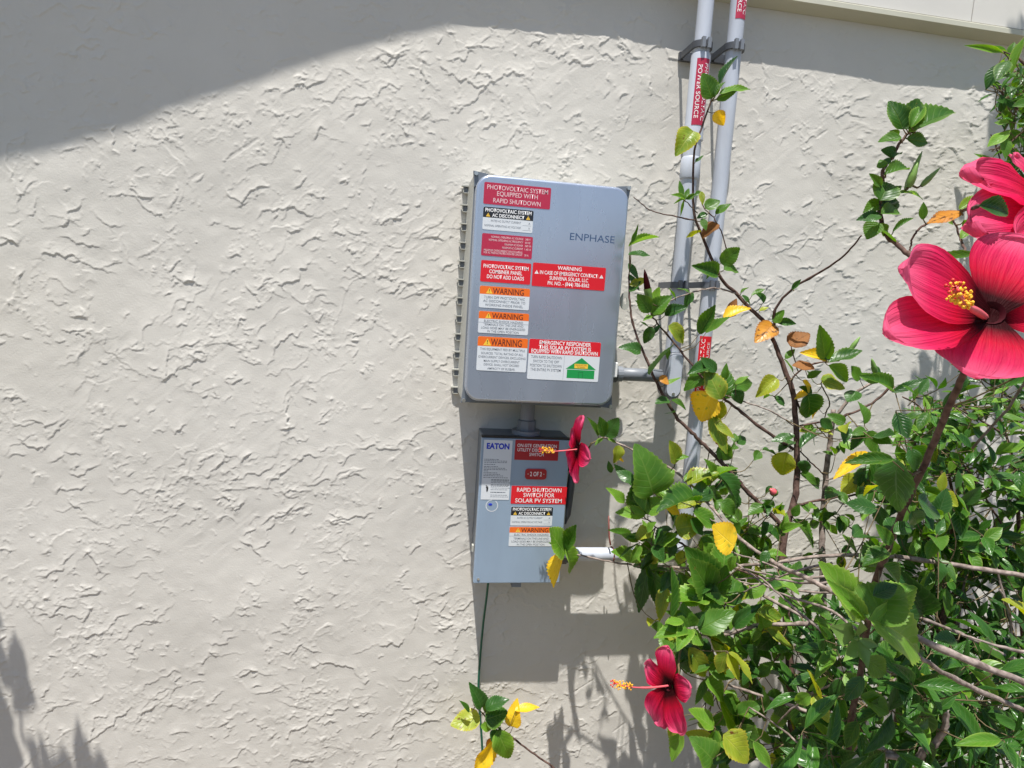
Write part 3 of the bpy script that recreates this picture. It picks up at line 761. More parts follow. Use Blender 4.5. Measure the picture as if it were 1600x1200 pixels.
o = MB(); o.tube([P(951, 806, .085), P(952, 840, .09), P(954, 852, .10)], [.0018, .0022, .0024], 6)
o.tube([(P(956, 866, DC).x+.001*math.sin(k), -DC-.0195*math.cos(k*math.pi/8), zp+.0195*math.sin(k*math.pi/8)) for k in range(17)], .0016, 6)
tag(o.build('tie_wire', M['copper'], smooth=True), 'rusty brown tie wire looped round the horizontal pipe beside the switch box', 'wire')
def spline(pts, n=8):
    """Catmull-Rom through tuples of any length"""
    out = []; K = len(pts)
    for i in range(K-1):
        p0 = pts[max(i-1, 0)]; p1 = pts[i]; p2 = pts[i+1]; p3 = pts[min(i+2, K-1)]
        for k in range(n):
            t = k/n
            out.append(tuple(.5*((2*b)+(-a+c)*t+(2*a-5*b+4*c-d)*t*t+(-a+3*b-3*c+d)*t**3) for a, b, c, d in zip(p0, p1, p2, p3)))
    out.append(tuple(pts[-1])); return out
w_ = [P(*q) for q in ((763, 908, .05), (760, 935, .04), (755, 975, .02), (750, 1030, .012), (747.5, 1078, .012), (750, 1115, .012), (753, 1160, .012), (755, 1210, .012))]
w_.append(Vector((w_[-1].x+.01, -.015, -1.3))); w_.append(Vector((w_[-1].x, -.03, -1.56)))
g = MB(); g.tube([Vector(q) for q in spline([tuple(v) for v in w_], 6)], .0031, 8)
tag(g.build('ground_wire', M['wire'], smooth=True), 'dark green ground wire running down the wall from the switch box', 'wire')
# ------------------------------------------------------------------ leaf and petal shapes
def leaf_mesh(name, prof, teeth, fold, curl, wave, seed, nv=22, twist=0.0):
    """unit blade along +X, width given by prof(v) in -.5.. .5, folded on the midrib, tip curling back"""
    r = random.Random(seed); g = MB(); uv = []
    cols = (-1, -.55, 0, .55, 1); ph = r.uniform(0, 6)
    for k in range(nv+1):
        v = k/nv; w = prof(v)
        tooth = (1+teeth*(.5 if k % 2 else -.5)) if 0 < k < nv and v > .25 else 1
        xb = v; zb = -curl*v*v; tw = twist*v
        for c in cols:
            y = .5*w*c*(tooth if abs(c) == 1 else 1)
            z = fold*abs(y)*1.0 + wave*math.sin(ph+v*9+c*1.3)*abs(c)*w*.5 - .10*abs(c)*fold*w*(1 if abs(c) == 1 else 0)
            x = xb+(.018 if (k % 2 and abs(c) == 1 and teeth) else 0) - (.05*abs(c) if v < .08 else 0)
            yy, zz = y*math.cos(tw)-z*math.sin(tw), y*math.sin(tw)+z*math.cos(tw)
            g.v.append((x, yy, zz+zb)); uv.append((.5+.5*c, v))
    n = len(cols)
    for k in range(nv):
        for i in range(n-1):
            a = k*n+i; g.f.append((a, a+n, a+n+1, a+1))
    me = g.mesh(name, True); ul = me.uv_layers.new(name='UVMap')
    for lp in me.loops: ul.data[lp.index].uv = uv[lp.vertex_index]
    return me
def prof_ov(v):  return max(.0, (math.sin(math.pi*min(1, v**.72))**.85)*(1-.10*v)) if 0 < v < 1 else .0
def prof_ov2(v): return max(.0, (math.sin(math.pi*v**.60)**.75)) if 0 < v < 1 else .0
def prof_lan(v): return max(.0, math.sin(math.pi*v**.88)**1.05) if 0 < v < 1 else .0
LEAF = {}
def add_leafset(key, prof, teeth, variants, nv=22):
    LEAF[key] = []
    for i, (fold, curl, wave, tw) in enumerate(variants):
        me = leaf_mesh('leaf_'+key, prof, teeth, fold, curl, wave, 31*i+7, nv, tw); me.materials.append(LM['g']); LEAF[key].append(me)
add_leafset('ovate', prof_ov, .10, [(.35, .10, .05, .0), (.65, .25, .06, .15), (.15, .05, .08, -.1), (.5, -.12, .10, .25), (.9, .35, .05, -.2), (.25, .45, .12, .1)])
add_leafset('round', prof_ov2, .09, [(.30, .15, .07, .1), (.6, .3, .10, -.15), (.2, -.1, .09, .0), (.45, .5, .12, .2)])
add_leafset('lance', prof_lan, 0, [(.35, .10, .03, .0), (.5, .28, .05, .3), (.25, -.10, .04, -.2), (.4, .4, .06, .1)], 12)

def leaf_obj(parent, base, tip, ratio, kind, shape='ovate', face=None, var=None, r=rnd, name='leaf'):
    a = tip-base; L = a.length
    if L < 1e-5: return None
    a.normalize()
    tocam = (CAM-base).normalized()
    if face is None:
        face = tocam*(r.uniform(.9, 1.5) if base.y < -.72 else r.uniform(.45, 1.0))+Vector((r.uniform(-.45, .35), 0, r.uniform(.25, 1.0)))
        face += Vector((r.gauss(0, .22), r.gauss(0, .22), r.gauss(0, .22)))
    if kind == 'Y' and shape == 'round': face = tocam+Vector((-.1, 0, .55))
    n = face-a*face.dot(a)
    if n.length < .05: n = Vector((0, -1, .3)); n = n-a*n.dot(a)
    n.normalize(); b = n.cross(a)
    me = LEAF[shape][r.randrange(len(LEAF[shape])) if var is None else var]
    o = bpy.data.objects.new(name, me); COL.objects.link(o)
    W = L*ratio; mx = Matrix((a*L, b*W, n*(L+W)/2)).transposed().to_4x4(); mx.translation = base
    o.parent = parent; o.matrix_parent_inverse = Matrix.Identity(4)
    mx.translation = base-(parent.location if parent else Vector())
    o.matrix_basis = mx
    if kind != 'g':
        o.material_slots[0].link = 'OBJECT'; o.material_slots[0].material = LM[kind]
    return o

class Plant:
    def __init__(s, root): s.root = root; s.samples = []; s.leaves = []; s.pet = MB(); s.tri = 0
    def branch(s, pts, r0, r1, mat_='bark', name='branch', jit=.0, n=None):
        """pts: (px, py, depth) or Vector; r0,r1 radius in metres at both ends"""
        P3 = [q if isinstance(q, Vector) else P(*q) for q in pts]
        c = [Vector(q) for q in spline([tuple(p) for p in P3], 6)]
        K = len(c); rr = random.Random(K*7+int(c[0].x*1000))
        rad = []
        for k in range(K):
            t = k/(K-1); q = r0+(r1-r0)*t
            if rr.random() < .22 and 0 < k < K-1: q *= rr.uniform(1.12, 1.35) if r0 < .0045 else 1.0
            rad.append(q)
            if 0 < k < K-1: c[k] = c[k]+Vector((rr.gauss(0, 1), rr.gauss(0, 1), rr.gauss(0, 1)))*(max(.0006, q*.16) if r0 < .005 else q*.09)
        g = MB(); g.tube(c, rad, n or (8 if r0 > .003 else 6))
        # little side nodes
        o = g.build(name, M[mat_], smooth=True); lift(o, s.root)
        for k, p in enumerate(c):
            x, y = Q(p); s.samples.append((x, y, p, rad[k]))
        return o
    def near(s, px, py, dmax=1e9):
        return min(s.samples, key=lambda q: (q[0]-px)**2+(q[1]-py)**2)
    def near3(s, p): return min(s.samples, key=lambda q: (q[2]-p).length_squared)
    def petiole(s, p0, p1, r=.0009):
        if (p1-p0).length < .004: return
        m_ = (p0+p1)/2+Vector((0, -.1, -.15))*(p1-p0).length
        s.pet.tube([p0, m_, p1], [r*1.3, r, r*.8], 4, False)
    def leaf(s, bx, by, tx, ty, ratio, kind='g', shape='ovate', d=None, dd=None, face=None, var=None, link=True, k=1.10):
        ratio = min(1.15, ratio*1.14)
        nb = s.near(bx, by)
        dep = -nb[2].y if d is None else d
        dep += rnd.uniform(.0, .03) if d is None else 0
        sc_ = (1.608-dep)/FPX; L = math.hypot(tx-bx, ty-by)*sc_
        if dd is None: dd = rnd.uniform(-.25, .55 if dep < .6 else .12)*L
        B_ = P(bx, by, dep); T_ = P(bx+(tx-bx)*k, by+(ty-by)*k, dep+dd)
        s.leaves.append((B_, T_, ratio, kind, shape, face, var))
        if link: s.petiole(nb[2] if d is None else s.near3(B_)[2], B_)
    def flush(s, cap=300):
        L_ = sorted(s.leaves, key=lambda q: -((q[1]-q[0]).length/((CAM-q[0]).length)))
        for B_, T_, ra, kind, shape, face, var in L_[:cap]:
            leaf_obj(s.root, B_, T_, ra, kind, shape, face, var)
        rest = L_[cap:]
        if rest:
            import collections
            vs, fs, uvs, mi = [], [], [], []; kinds = sorted(set(q[3] for q in rest))
            rr = random.Random(9)
            for B_, T_, ra, kind, shape, face, var in rest:
                o = leaf_obj(s.root, B_, T_, ra, 'g', shape, face, var, rr); mx = o.matrix_basis.copy(); me = o.data
                mx.translation = mx.translation+s.root.location
                b0 = len(vs); vs += [tuple(mx @ v.co) for v in me.vertices]
                ul = me.uv_layers[0].data
                for p in me.polygons:
                    fs.append(tuple(b0+i for i in p.vertices)); mi.append(kinds.index(kind))
                    uvs += [tuple(ul[i].uv) for i in p.loop_indices]
                bpy.data.objects.remove(o)
            me = bpy.data.meshes.new('small_leaves'); me.from_pydata(vs, [], fs); ul = me.uv_layers.new(name='UVMap')
            ul.data.foreach_set('uv', np.array(uvs, np.float32).ravel()); me.polygons.foreach_set('material_index', mi)
            me.polygons.foreach_set('use_smooth', [True]*len(fs))
            for k in kinds: me.materials.append(LM[k])
            o = bpy.data.objects.new('small_leaves', me); COL.objects.link(o); lift(o, s.root); o['kind'] = 'stuff'
        if s.pet.v:
            o = s.pet.build('leaf_stalks', M['twig'], smooth=True); lift(o, s.root); o['kind'] = 'stuff'

# ------------------------------------------------------------------ flower parts
def petal_mat(name, c0, c1, c2, throat):
    mt = bpy.data.materials.new(name); mt.use_nodes = True; nt = mt.node_tree; N = nt.nodes; L = nt.links
    b = N['Principled BSDF']; out = N['Material Output']; uv = N.new('ShaderNodeUVMap'); sep = N.new('ShaderNodeSeparateXYZ')
    L.new(uv.outputs[0], sep.inputs[0])
    r = N.new('ShaderNodeValToRGB'); e = r.color_ramp.elements
    e[0].position = .20; e[0].color = (*throat, 1); e[1].position = 1; e[1].color = (*c2, 1)
    a = e.new(.44); a.color = (*c0, 1); a = e.new(.72); a.color = (*c1, 1)
    L.new(sep.outputs[1], r.inputs[0])
    # fine radial ribs
    cb = N.new('ShaderNodeCombineXYZ'); mu = N.new('ShaderNodeMath'); mu.operation = 'MULTIPLY'; mu.inputs[1].default_value = 17
    L.new(sep.outputs[0], mu.inputs[0]); L.new(mu.outputs[0], cb.inputs[0]); m2 = N.new('ShaderNodeMath'); m2.operation = 'MULTIPLY'; m2.inputs[1].default_value = 1.6
    L.new(sep.outputs[1], m2.inputs[0]); L.new(m2.outputs[0], cb.inputs[1])
    n = N.new('ShaderNodeTexNoise'); n.inputs['Scale'].default_value = 1.3; n.inputs['Detail'].default_value = 4; L.new(cb.outputs[0], n.inputs['Vector'])
    mp = N.new('ShaderNodeMapRange'); mp.inputs[1].default_value = .3; mp.inputs[2].default_value = .7; mp.inputs[3].default_value = .84; mp.inputs[4].default_value = 1.14
    L.new(n.outputs[0], mp.inputs[0]); hs = N.new('ShaderNodeHueSaturation'); L.new(r.outputs[0], hs.inputs['Color']); L.new(mp.outputs[0], hs.inputs['Value'])
    L.new(hs.outputs[0], b.inputs['Base Color']); b.inputs['Roughness'].default_value = .6; b.inputs['Specular IOR Level'].default_value = .12
    bp = N.new('ShaderNodeBump'); bp.inputs['Strength'].default_value = .8; bp.inputs['Distance'].default_value = .003
    L.new(n.outputs[0], bp.inputs['Height']); L.new(bp.outputs[0], b.inputs['Normal'])
    tr = N.new('ShaderNodeBsdfTranslucent'); h2 = N.new('ShaderNodeHueSaturation'); h2.inputs['Value'].default_value = 1.4
    L.new(hs.outputs[0], h2.inputs['Color']); L.new(h2.outputs[0], tr.inputs[0]); L.new(bp.outputs[0], tr.inputs['Normal'])
    ms = N.new('ShaderNodeMixShader'); ms.inputs[0].default_value = .4; L.new(b.outputs[0], ms.inputs[1]); L.new(tr.outputs[0], ms.inputs[2]); L.new(ms.outputs[0], out.inputs[0])
    return mt
M['petal'] = petal_mat('hibiscus petal', (.52, .004, .032), (.62, .018, .092), (.70, .12, .24), (.03, .0005, .002))
M['throat'] = mat('dark maroon throat', (.035, .001, .004), .6, spec=.15)
M['column'] = mat('pale pink flower column', (.62, .10, .12), .45)
M['anther'] = mat('yellow pollen', (.82, .42, .02), .7)
M['stigma'] = mat('red stigma', (.55, .02, .01), .5)
M['calyx'] = mat('pale green calyx', (.14, .25, .05), .5, var=.15, vscale=60)

def petal_mesh(w, cup, reflex, ruffle, seed):
    """unit petal along +X; cup lifts it towards +Z, its rim rolls back"""
    r = random.Random(seed); g = MB(); uv = []; nu, nv = 16, 14; p1, p2 = r.uniform(0, 6), r.uniform(0, 6)
    for k in range(nv+1):
        v = math.sin(math.pi/2*k/nv)
        wd = w*(.20+.80*math.sin(math.pi*min(1, .5*(v/.66)**1.15))) if v < .66 else w*max(0, 1-((v-.66)/.34)**2.4)**.5
        for i in range(nu+1):
            c = -1+2*i/nu; y = .5*wd*c
            z = cup*math.sin(v*1.9)*.6 - reflex*v**2.6 + .10*w*abs(c)**2*v*(1-reflex)
            ed = max(abs(c)**3, 0)*v
            z += ruffle*(math.sin(p1+c*7+v*5)*v*v*.55+math.sin(p2+c*13+v*8)*ed*.8+math.sin(v*17+p1)*ed*.45)
            x = v+ruffle*.6*math.sin(p2+c*9)*v**3
            g.v.append((x, y, z)); uv.append((.5+.5*c, v))
    for k in range(nv):
        for i in range(nu):
            a = k*(nu+1)+i; g.f.append((a, a+nu+1, a+nu+2, a+1))
    me = g.mesh('petal', True); ul = me.uv_layers.new(name='UVMap')
    for lp in me.loops: ul.data[lp.index].uv = uv[lp.vertex_index]
    me.materials.append(M['petal']); return me

def frame(a, n):
    a = a.normalized(); n = (n-a*n.dot(a)).normalized(); return a, n.cross(a), n
def flower(plant, C, axis, tips, column_tip, label, stem=None, seed=1, col_r=.0016, calyx=True, cup=.28, reflex=.22, ruf=.03):
    """tips: (3D tip, width ratio). C throat, column_tip where the stamens end"""
    axis = axis.normalized()
    g = MB()
    back = C-axis*.022
    g.tube([back-axis*.006, back, back+axis*.008, back+axis*.020], [.0025, .0055, .0075, .0085], 10)
    for k in range(7):                                  # narrow bracts
        an = 2*math.pi*k/7; u = axis.orthogonal().normalized(); w = axis.cross(u); o_ = (u*math.cos(an)+w*math.sin(an))
        g.tube([back, back+o_*.010+axis*.003, back+o_*.015+axis*.012], [.0012, .001, .0002], 4)
    f = g.build('flower', M['calyx'], smooth=True); lift(f, plant.root); f['label'] = label
    r = random.Random(seed)
    for i, (T, wr) in enumerate(tips):
        me = petal_mesh(wr, cup*r.uniform(.8, 1.15), reflex*r.uniform(.7, 1.4), ruf*r.uniform(.8, 1.3), seed*10+i)
        v = T-C; L = v.length; a, b, n = frame(v, axis)
        o = bpy.data.objects.new('petal', me); COL.objects.link(o); o.parent = f
        mx = Matrix((a*L, b*L, n*L)).transposed().to_4x4(); mx.translation = C-axis*.004*(i % 2)-f.matrix_basis.translation-plant.root.location
        o.matrix_basis = mx
    Rm = sum((T-C).length for T, _ in tips)/len(tips)
    g = MB(); g.tube([C-axis*.010, C-axis*.004, C+axis*.0015, C+axis*.004], [Rm*.03, Rm*.05, Rm*.085, Rm*.115], 14, False)
    g.v.append(tuple(C-axis*.010)); n0_ = len(g.v)-1
    for k in range(14): g.f.append((k, (k+1) % 14, n0_))
    g.build('throat', M['throat'], f, smooth=True)
    # column, pollen, stigma
    v = column_tip-C; L = v.length; sag = Vector((0, 0, -.04*L))
    cp = [C-axis*.01, C+v*.35+sag, C+v*.7+sag*1.2, C+v*.92+sag*.5, column_tip]
    g = MB(); g.tube([Vector(q) for q in spline([tuple(p) for p in cp], 5)], [col_r*1.5]*8+[col_r]*13, 8)
    o = g.build('flower_column', M['column'], f, smooth=True)
    g = MB(); vd = v.normalized(); u = vd.orthogonal().normalized(); w = vd.cross(u)
    for k in range(75):
        t = r.uniform(.66, .99); an = r.uniform(0, 6.283); rr = r.uniform(.0025, .0075)*(1.1 if t > .75 else .8)
        c0 = C+v*t+sag*(.8 if t < .85 else .4); c1 = c0+(u*math.cos(an)+w*math.sin(an))*rr+vd*.002
        g.blob(c1, r.uniform(.0011, .0017), 5, 3)
        g.tube([c0, c1], [.0003, .0003], 3, False)
    o = g.build('pollen_heads', M['anther'], f, smooth=True); o['kind'] = 'stuff'
    g = MB()
    for k in range(5):
        an = 2*math.pi*k/5; e = column_tip+(u*math.cos(an)+w*math.sin(an))*.005+vd*.007
        g.tube([column_tip, e], [.0005, .0005], 4); g.blob(e, .0015, 6, 4)
    o = g.build('stigma', M['stigma'], f, smooth=True); o['kind'] = 'stuff'
    for ch in f.children:
        if ch.name.split('.')[0] in ('flower_column', 'pollen_heads', 'stigma'): pass
    if stem:
        s_ = [back-axis*.005]+[q if isinstance(q, Vector) else P(*q) for q in stem]
        plant.branch(s_, .0022, .0016, 'twig', 'flower_stalk')
    return f
def ring_tips(C, axis, up, R, spec, fwd=.25):
    """spec: (angle deg from up, radius factor, width)"""
    axis = axis.normalized(); up = (up-axis*up.dot(axis)).normalized(); side = axis.cross(up)
    return [(C+(up*math.cos(math.radians(a))+side*math.sin(math.radians(a)))*R*k+axis*R*fwd, w) for a, k, w in spec]
def bud(plant, bx, by, tx, ty, d, wpx, colr, label=None):
    sc_ = (1.608-d)/FPX; a = P(bx, by, d); b = P(tx, ty, d+.005); r = wpx*sc_/2
    g = MB(); q = [a+(b-a)*t for t in (0, .12, .35, .6, .85, 1)]
    g.tube(q, [r*.45, r*.8, r, r*.85, r*.5, r*.1], 8)
    o = g.build('flower_bud', M[colr], smooth=True); lift(o, plant.root)
    if label: o['label'] = label
    g = MB(); g.tube([a-(b-a)*.03, a+(b-a)*.14, a+(b-a)*.42], [r*.6, r*1.05, r*1.12], 8, False); o2 = g.build('calyx', M['calyx'], o, smooth=True)
    plant.petiole(plant.near3(a)[2], a, .0014)
# ------------------------------------------------------------------ hibiscus bush
hib = empty('hibiscus_bush', 'sprawling hibiscus bush with red flowers and broad toothed leaves right of the boxes', 'shrub', loc=(1.05, -.55, -1.55))
H_ = Plant(hib)
GR = lambda x, d: Vector((x, -d, -1.56))
# main stems, read from the photograph; last entry is depth in front of the wall
H_.branch([GR(1.02, .42), (1245, 1240, .40), (1236, 1100, .38), (1232, 1000, .36), (1222, 900, .33), (1226, 835, .31), (1243, 770, .29), (1245, 700, .27), (1240, 620, .26), (1225, 575, .24), (1212, 540, .23)], .0105, .0052, 'bark_d')
H_.branch([(1212, 540, .23), (1195, 505, .22), (1170, 480, .21), (1150, 458, .20), (1130, 440, .20), (1112, 405, .20), (1098, 370, .19), (1085, 335, .19), (1083, 290, .18), (1085, 235, .18), (1098, 195, .18), (1111, 158, .18)], .0050, .0019, 'bark_d')
H_.branch([(1088, 345, .19), (1050, 337, .19), (1015, 328, .18), (990, 308, .18)], .0018, .0009, 'bark_d', 'twig')
H_.branch([(1090, 333, .19), (1075, 318, .19), (1068, 312, .19)], .0012, .0009, 'twig', 'twig')
H_.branch([(1136, 392, .21), (1128, 365, .21), (1115, 340, .20), (1100, 325, .20), (1094, 305, .20)], .0014, .0010, 'bark_d', 'twig')
H_.branch([(1153, 460, .20), (1120, 450, .21), (1085, 456, .22), (1050, 468, .23), (1032, 476, .23)], .0020, .0012, 'bark', 'twig')
H_.branch([(1210, 512, .23), (1212, 482, .24), (1240, 450, .27), (1290, 420, .33), (1320, 398, .38), (1346, 368, .42)], .0032, .0016, 'bark_d')
H_.branch([(983, 428, .20), (984, 472, .21), (990, 510, .22), (1005, 550, .23), (1020, 585, .24), (1035, 615, .25), (1060, 655, .25), (1085, 680, .26), (1100, 695, .26), (1130, 725, .27), (1160, 760, .28), (1190, 790, .29), (1222, 822, .30)], .0018, .0056, 'bark_d')
H_.branch([(1018, 495, .22), (1040, 520, .23), (1065, 550, .24), (1085, 575, .25), (1110, 607, .26), (1130, 622, .26), (1160, 645, .26), (1205, 680, .27), (1240, 702, .28)], .0018, .0042, 'bark_d')
H_.branch([(1112, 612, .26), (1165, 628, .27), (1210, 645, .28), (1240, 665, .28)], .0013, .0022, 'bark')
H_.branch([(1247, 580, .25), (1237, 545, .25), (1240, 535, .25)], .0013, .001, 'twig', 'twig')
H_.branch([(1250, 640, .26), (1237, 595, .27), (1262, 572, .28), (1288, 565, .29)], .0024, .0016, 'bark_d')
H_.branch([(935, 690, .19), (945, 683, .20), (975, 697, .22), (1005, 710, .24), (1040, 727, .26), (1065, 745, .28), (1090, 768, .31), (1112, 793, .34), (1140, 825, .40), (1180, 860, .50), (1220, 885, .60), (1265, 905, .70), (1330, 940, .80), (1400, 978, .86), (1480, 1018, .90), (1610, 1072, .92)], .0016, .0048, 'bark')
H_.branch([(885, 862, .17), (930, 873, .18), (990, 883, .20), (1040, 885, .23), (1100, 888, .27), (1200, 880, .34), (1300, 868, .40), (1400, 870, .46), (1500, 884, .52), (1615, 902, .58)], .0017, .0052, 'bark')
H_.branch([(1058, 782, .33), (1090, 795, .35), (1112, 812, .37), (1145, 830, .38)], .0010, .0018, 'bark')
H_.branch([(1012, 812, .30), (1040, 835, .31), (1070, 852, .33), (1100, 872, .36), (1140, 885, .38), (1200, 905, .44)], .0013, .0034, 'bark_d')
H_.branch([(1100, 870, .36), (1140, 898, .40), (1200, 935, .46), (1260, 965, .52), (1320, 985, .58)], .0018, .0036, 'bark')
H_.branch([(1120, 880, .36), (1180, 893, .42), (1240, 905, .5), (1290, 900, .55)], .0016, .0028, 'bark')
H_.branch([(1130, 905, .42), (1200, 915, .45), (1270, 925, .50), (1340, 925, .56)], .0014, .0025, 'bark')
H_.branch([(1070, 985, .50), (1100, 992, .50), (1140, 990, .50), (1180, 978, .51), (1240, 975, .53), (1285, 972, .55)], .0020, .0040, 'bark')
H_.branch([(1118, 932, .46), (1135, 945, .46), (1150, 962, .47), (1172, 985, .48)], .0014, .0020, 'bark', 'twig')
H_.branch([(1108, 1045, .50), (1112, 1065, .50), (1125, 1085, .50), (1150, 1060, .5), (1190, 1075, .5)], .0014, .0020, 'twig', 'twig')
H_.branch([(1137, 1070, .52), (1200, 1090, .56), (1250, 1108, .60), (1310, 1135, .64), (1370, 1166, .68), (1410, 1185, .70), (1437, 1186, .70)], .0022, .0050, 'bark')
H_.branch([(1478, 1108, .72), (1476, 1138, .72), (1460, 1162, .71), (1437, 1186, .70), (1432, 1260, .66), GR(1.12, .50)], .0048, .0085, 'bark')
H_.branch([(1437, 1186, .70), (1395, 1182, .70), (1370, 1184, .69)], .0048, .0050, 'bark')
H_.branch([(1302, 640, .22), (1297, 690, .22), (1291, 740, .23), (1286, 800, .24), (1284, 850, .25), (1286, 900, .27), (1292, 1100, .33), GR(1.12, .40)], .0058, .0085, 'bark')
H_.branch([(1300, 660, .22), (1325, 625, .23), (1350, 605, .24), (1385, 588, .25)], .0046, .0026, 'bark')
H_.branch([(1250, 665, .28), (1300, 655, .29), (1345, 640, .30), (1378, 618, .31), (1395, 598, .32)], .0020, .0030, 'bark_d')
H_.branch([(1290, 645, .24), (1296, 628, .25), (1285, 605, .26), (1283, 598, .27)], .0016, .0012, 'twig', 'twig')
H_.branch([(1222, 815, .30), (1240, 792, .30), (1290, 780, .31), (1340, 772, .33), (1376, 768, .34)], .0030, .0020, 'bark_d')
H_.branch([(1250, 705, .28), (1275, 730, .28), (1288, 742, .27)], .0016, .0016, 'bark_d', 'twig')
H_.branch([(1290, 750, .3), (1315, 744, .32), (1345, 740, .34)], .0020, .0014, 'bark', 'twig')
H_.branch([(1290, 800, .3), (1320, 818, .31), (1350, 838, .32), (1370, 848, .33)], .0016, .0014, 'bark_d', 'twig')
H_.branch([(1222, 880, .33), (1240, 930, .35), (1270, 970, .38), (1290, 1000, .40)], .0016, .0030, 'bark')
for pts in [[(1140, 862, .48), (1190, 878, .56), (1250, 900, .64), (1310, 932, .72), (1380, 990, .80), (1430, 1018, .84)], [(1150, 905, .50), (1200, 903, .56), (1260, 912, .62), (1330, 905, .66)],
            [(1160, 925, .5), (1210, 905, .56), (1250, 890, .60), (1300, 880, .6)], [(1185, 900, .58), (1225, 935, .62), (1262, 968, .66), (1300, 1000, .70)], [(1150, 880, .5), (1215, 925, .58), (1290, 950, .66), (1340, 985, .72)],
            [(1215, 1130, .6), (1250, 1095, .64), (1300, 1068, .68), (1330, 1050, .70)], [(1500, 990, .78), (1560, 1010, .80), (1620, 1022, .80)], [(1170, 1105, .55), (1215, 1135, .6), (1262, 1175, .64), (1290, 1215, .66)]]:
    H_.branch(pts, .0013, .0026, 'bark', 'twig')
# big flower stem and the sprig above it (nearest the camera)
H_.branch([GR(.92, .70), (1325, 1230, .76), (1345, 1050, .80), (1362, 940, .84), (1372, 895, .87), (1388, 855, .90), (1410, 800, .94), (1440, 735, .98), (1470, 665, 1.02), (1492, 615, 1.05), (1508, 580, 1.08), (1530, 530, 1.09)], .0050, .0030, 'bark_d', n=12)
H_.branch([(1560, 560, 1.0), (1510, 470, .96), (1475, 440, .92), (1440, 413, .88), (1410, 390, .85), (1386, 366, .83), (1377, 345, .82), (1376, 318, .81), (1378, 290, .80), (1382, 262, .80), (1396, 243, .80), (1407, 222, .80), (1420, 208, .80), (1432, 202, .80)], .0038, .0016, 'bark_d')
H_.branch([(1376, 318, .81), (1400, 304, .81), (1415, 295, .81), (1422, 288, .81)], .0013, .0010, 'twig', 'twig')
H_.branch([(1422, 392, .82), (1424, 378, .82), (1432, 362, .82), (1450, 348, .82), (1470, 340, .85), (1500, 330, .95), (1528, 322, 1.06)], .0011, .0020, 'bark_d')
H_.branch([(1472, 338, .84), (1490, 345, .84), (1500, 370, .85), (1510, 395, .9)], .0010, .0016, 'bark_d', 'twig')
H_.branch([(1340, 965, .86), (1362, 968, .88), (1390, 990, .88), (1420, 1012, .88), (1450, 1035, .88), (1500, 1065, .86), (1600, 1110, .84)], .0018, .0036, 'bark')
H_.branch([(1430, 962, .62), (1500, 990, .60), (1545, 1012, .58), (1620, 1045, .56)], .0030, .0046, 'bark')
H_.branch([(1370, 1040, .6), (1395, 1052, .6), (1430, 1046, .6), (1440, 1045, .6)], .0024, .0026, 'bark')
H_.branch([(1562, 920, .55), (1575, 950, .55), (1580, 990, .55), (1575, 1020, .54)], .0026, .0030, 'bark')
H_.branch([(1490, 800, .40), (1485, 870, .40), (1472, 960, .41), (1465, 1060, .42), (1450, 1240, .44), GR(1.35, .45)], .0060, .0100, 'bark_d')

L = H_.leaf
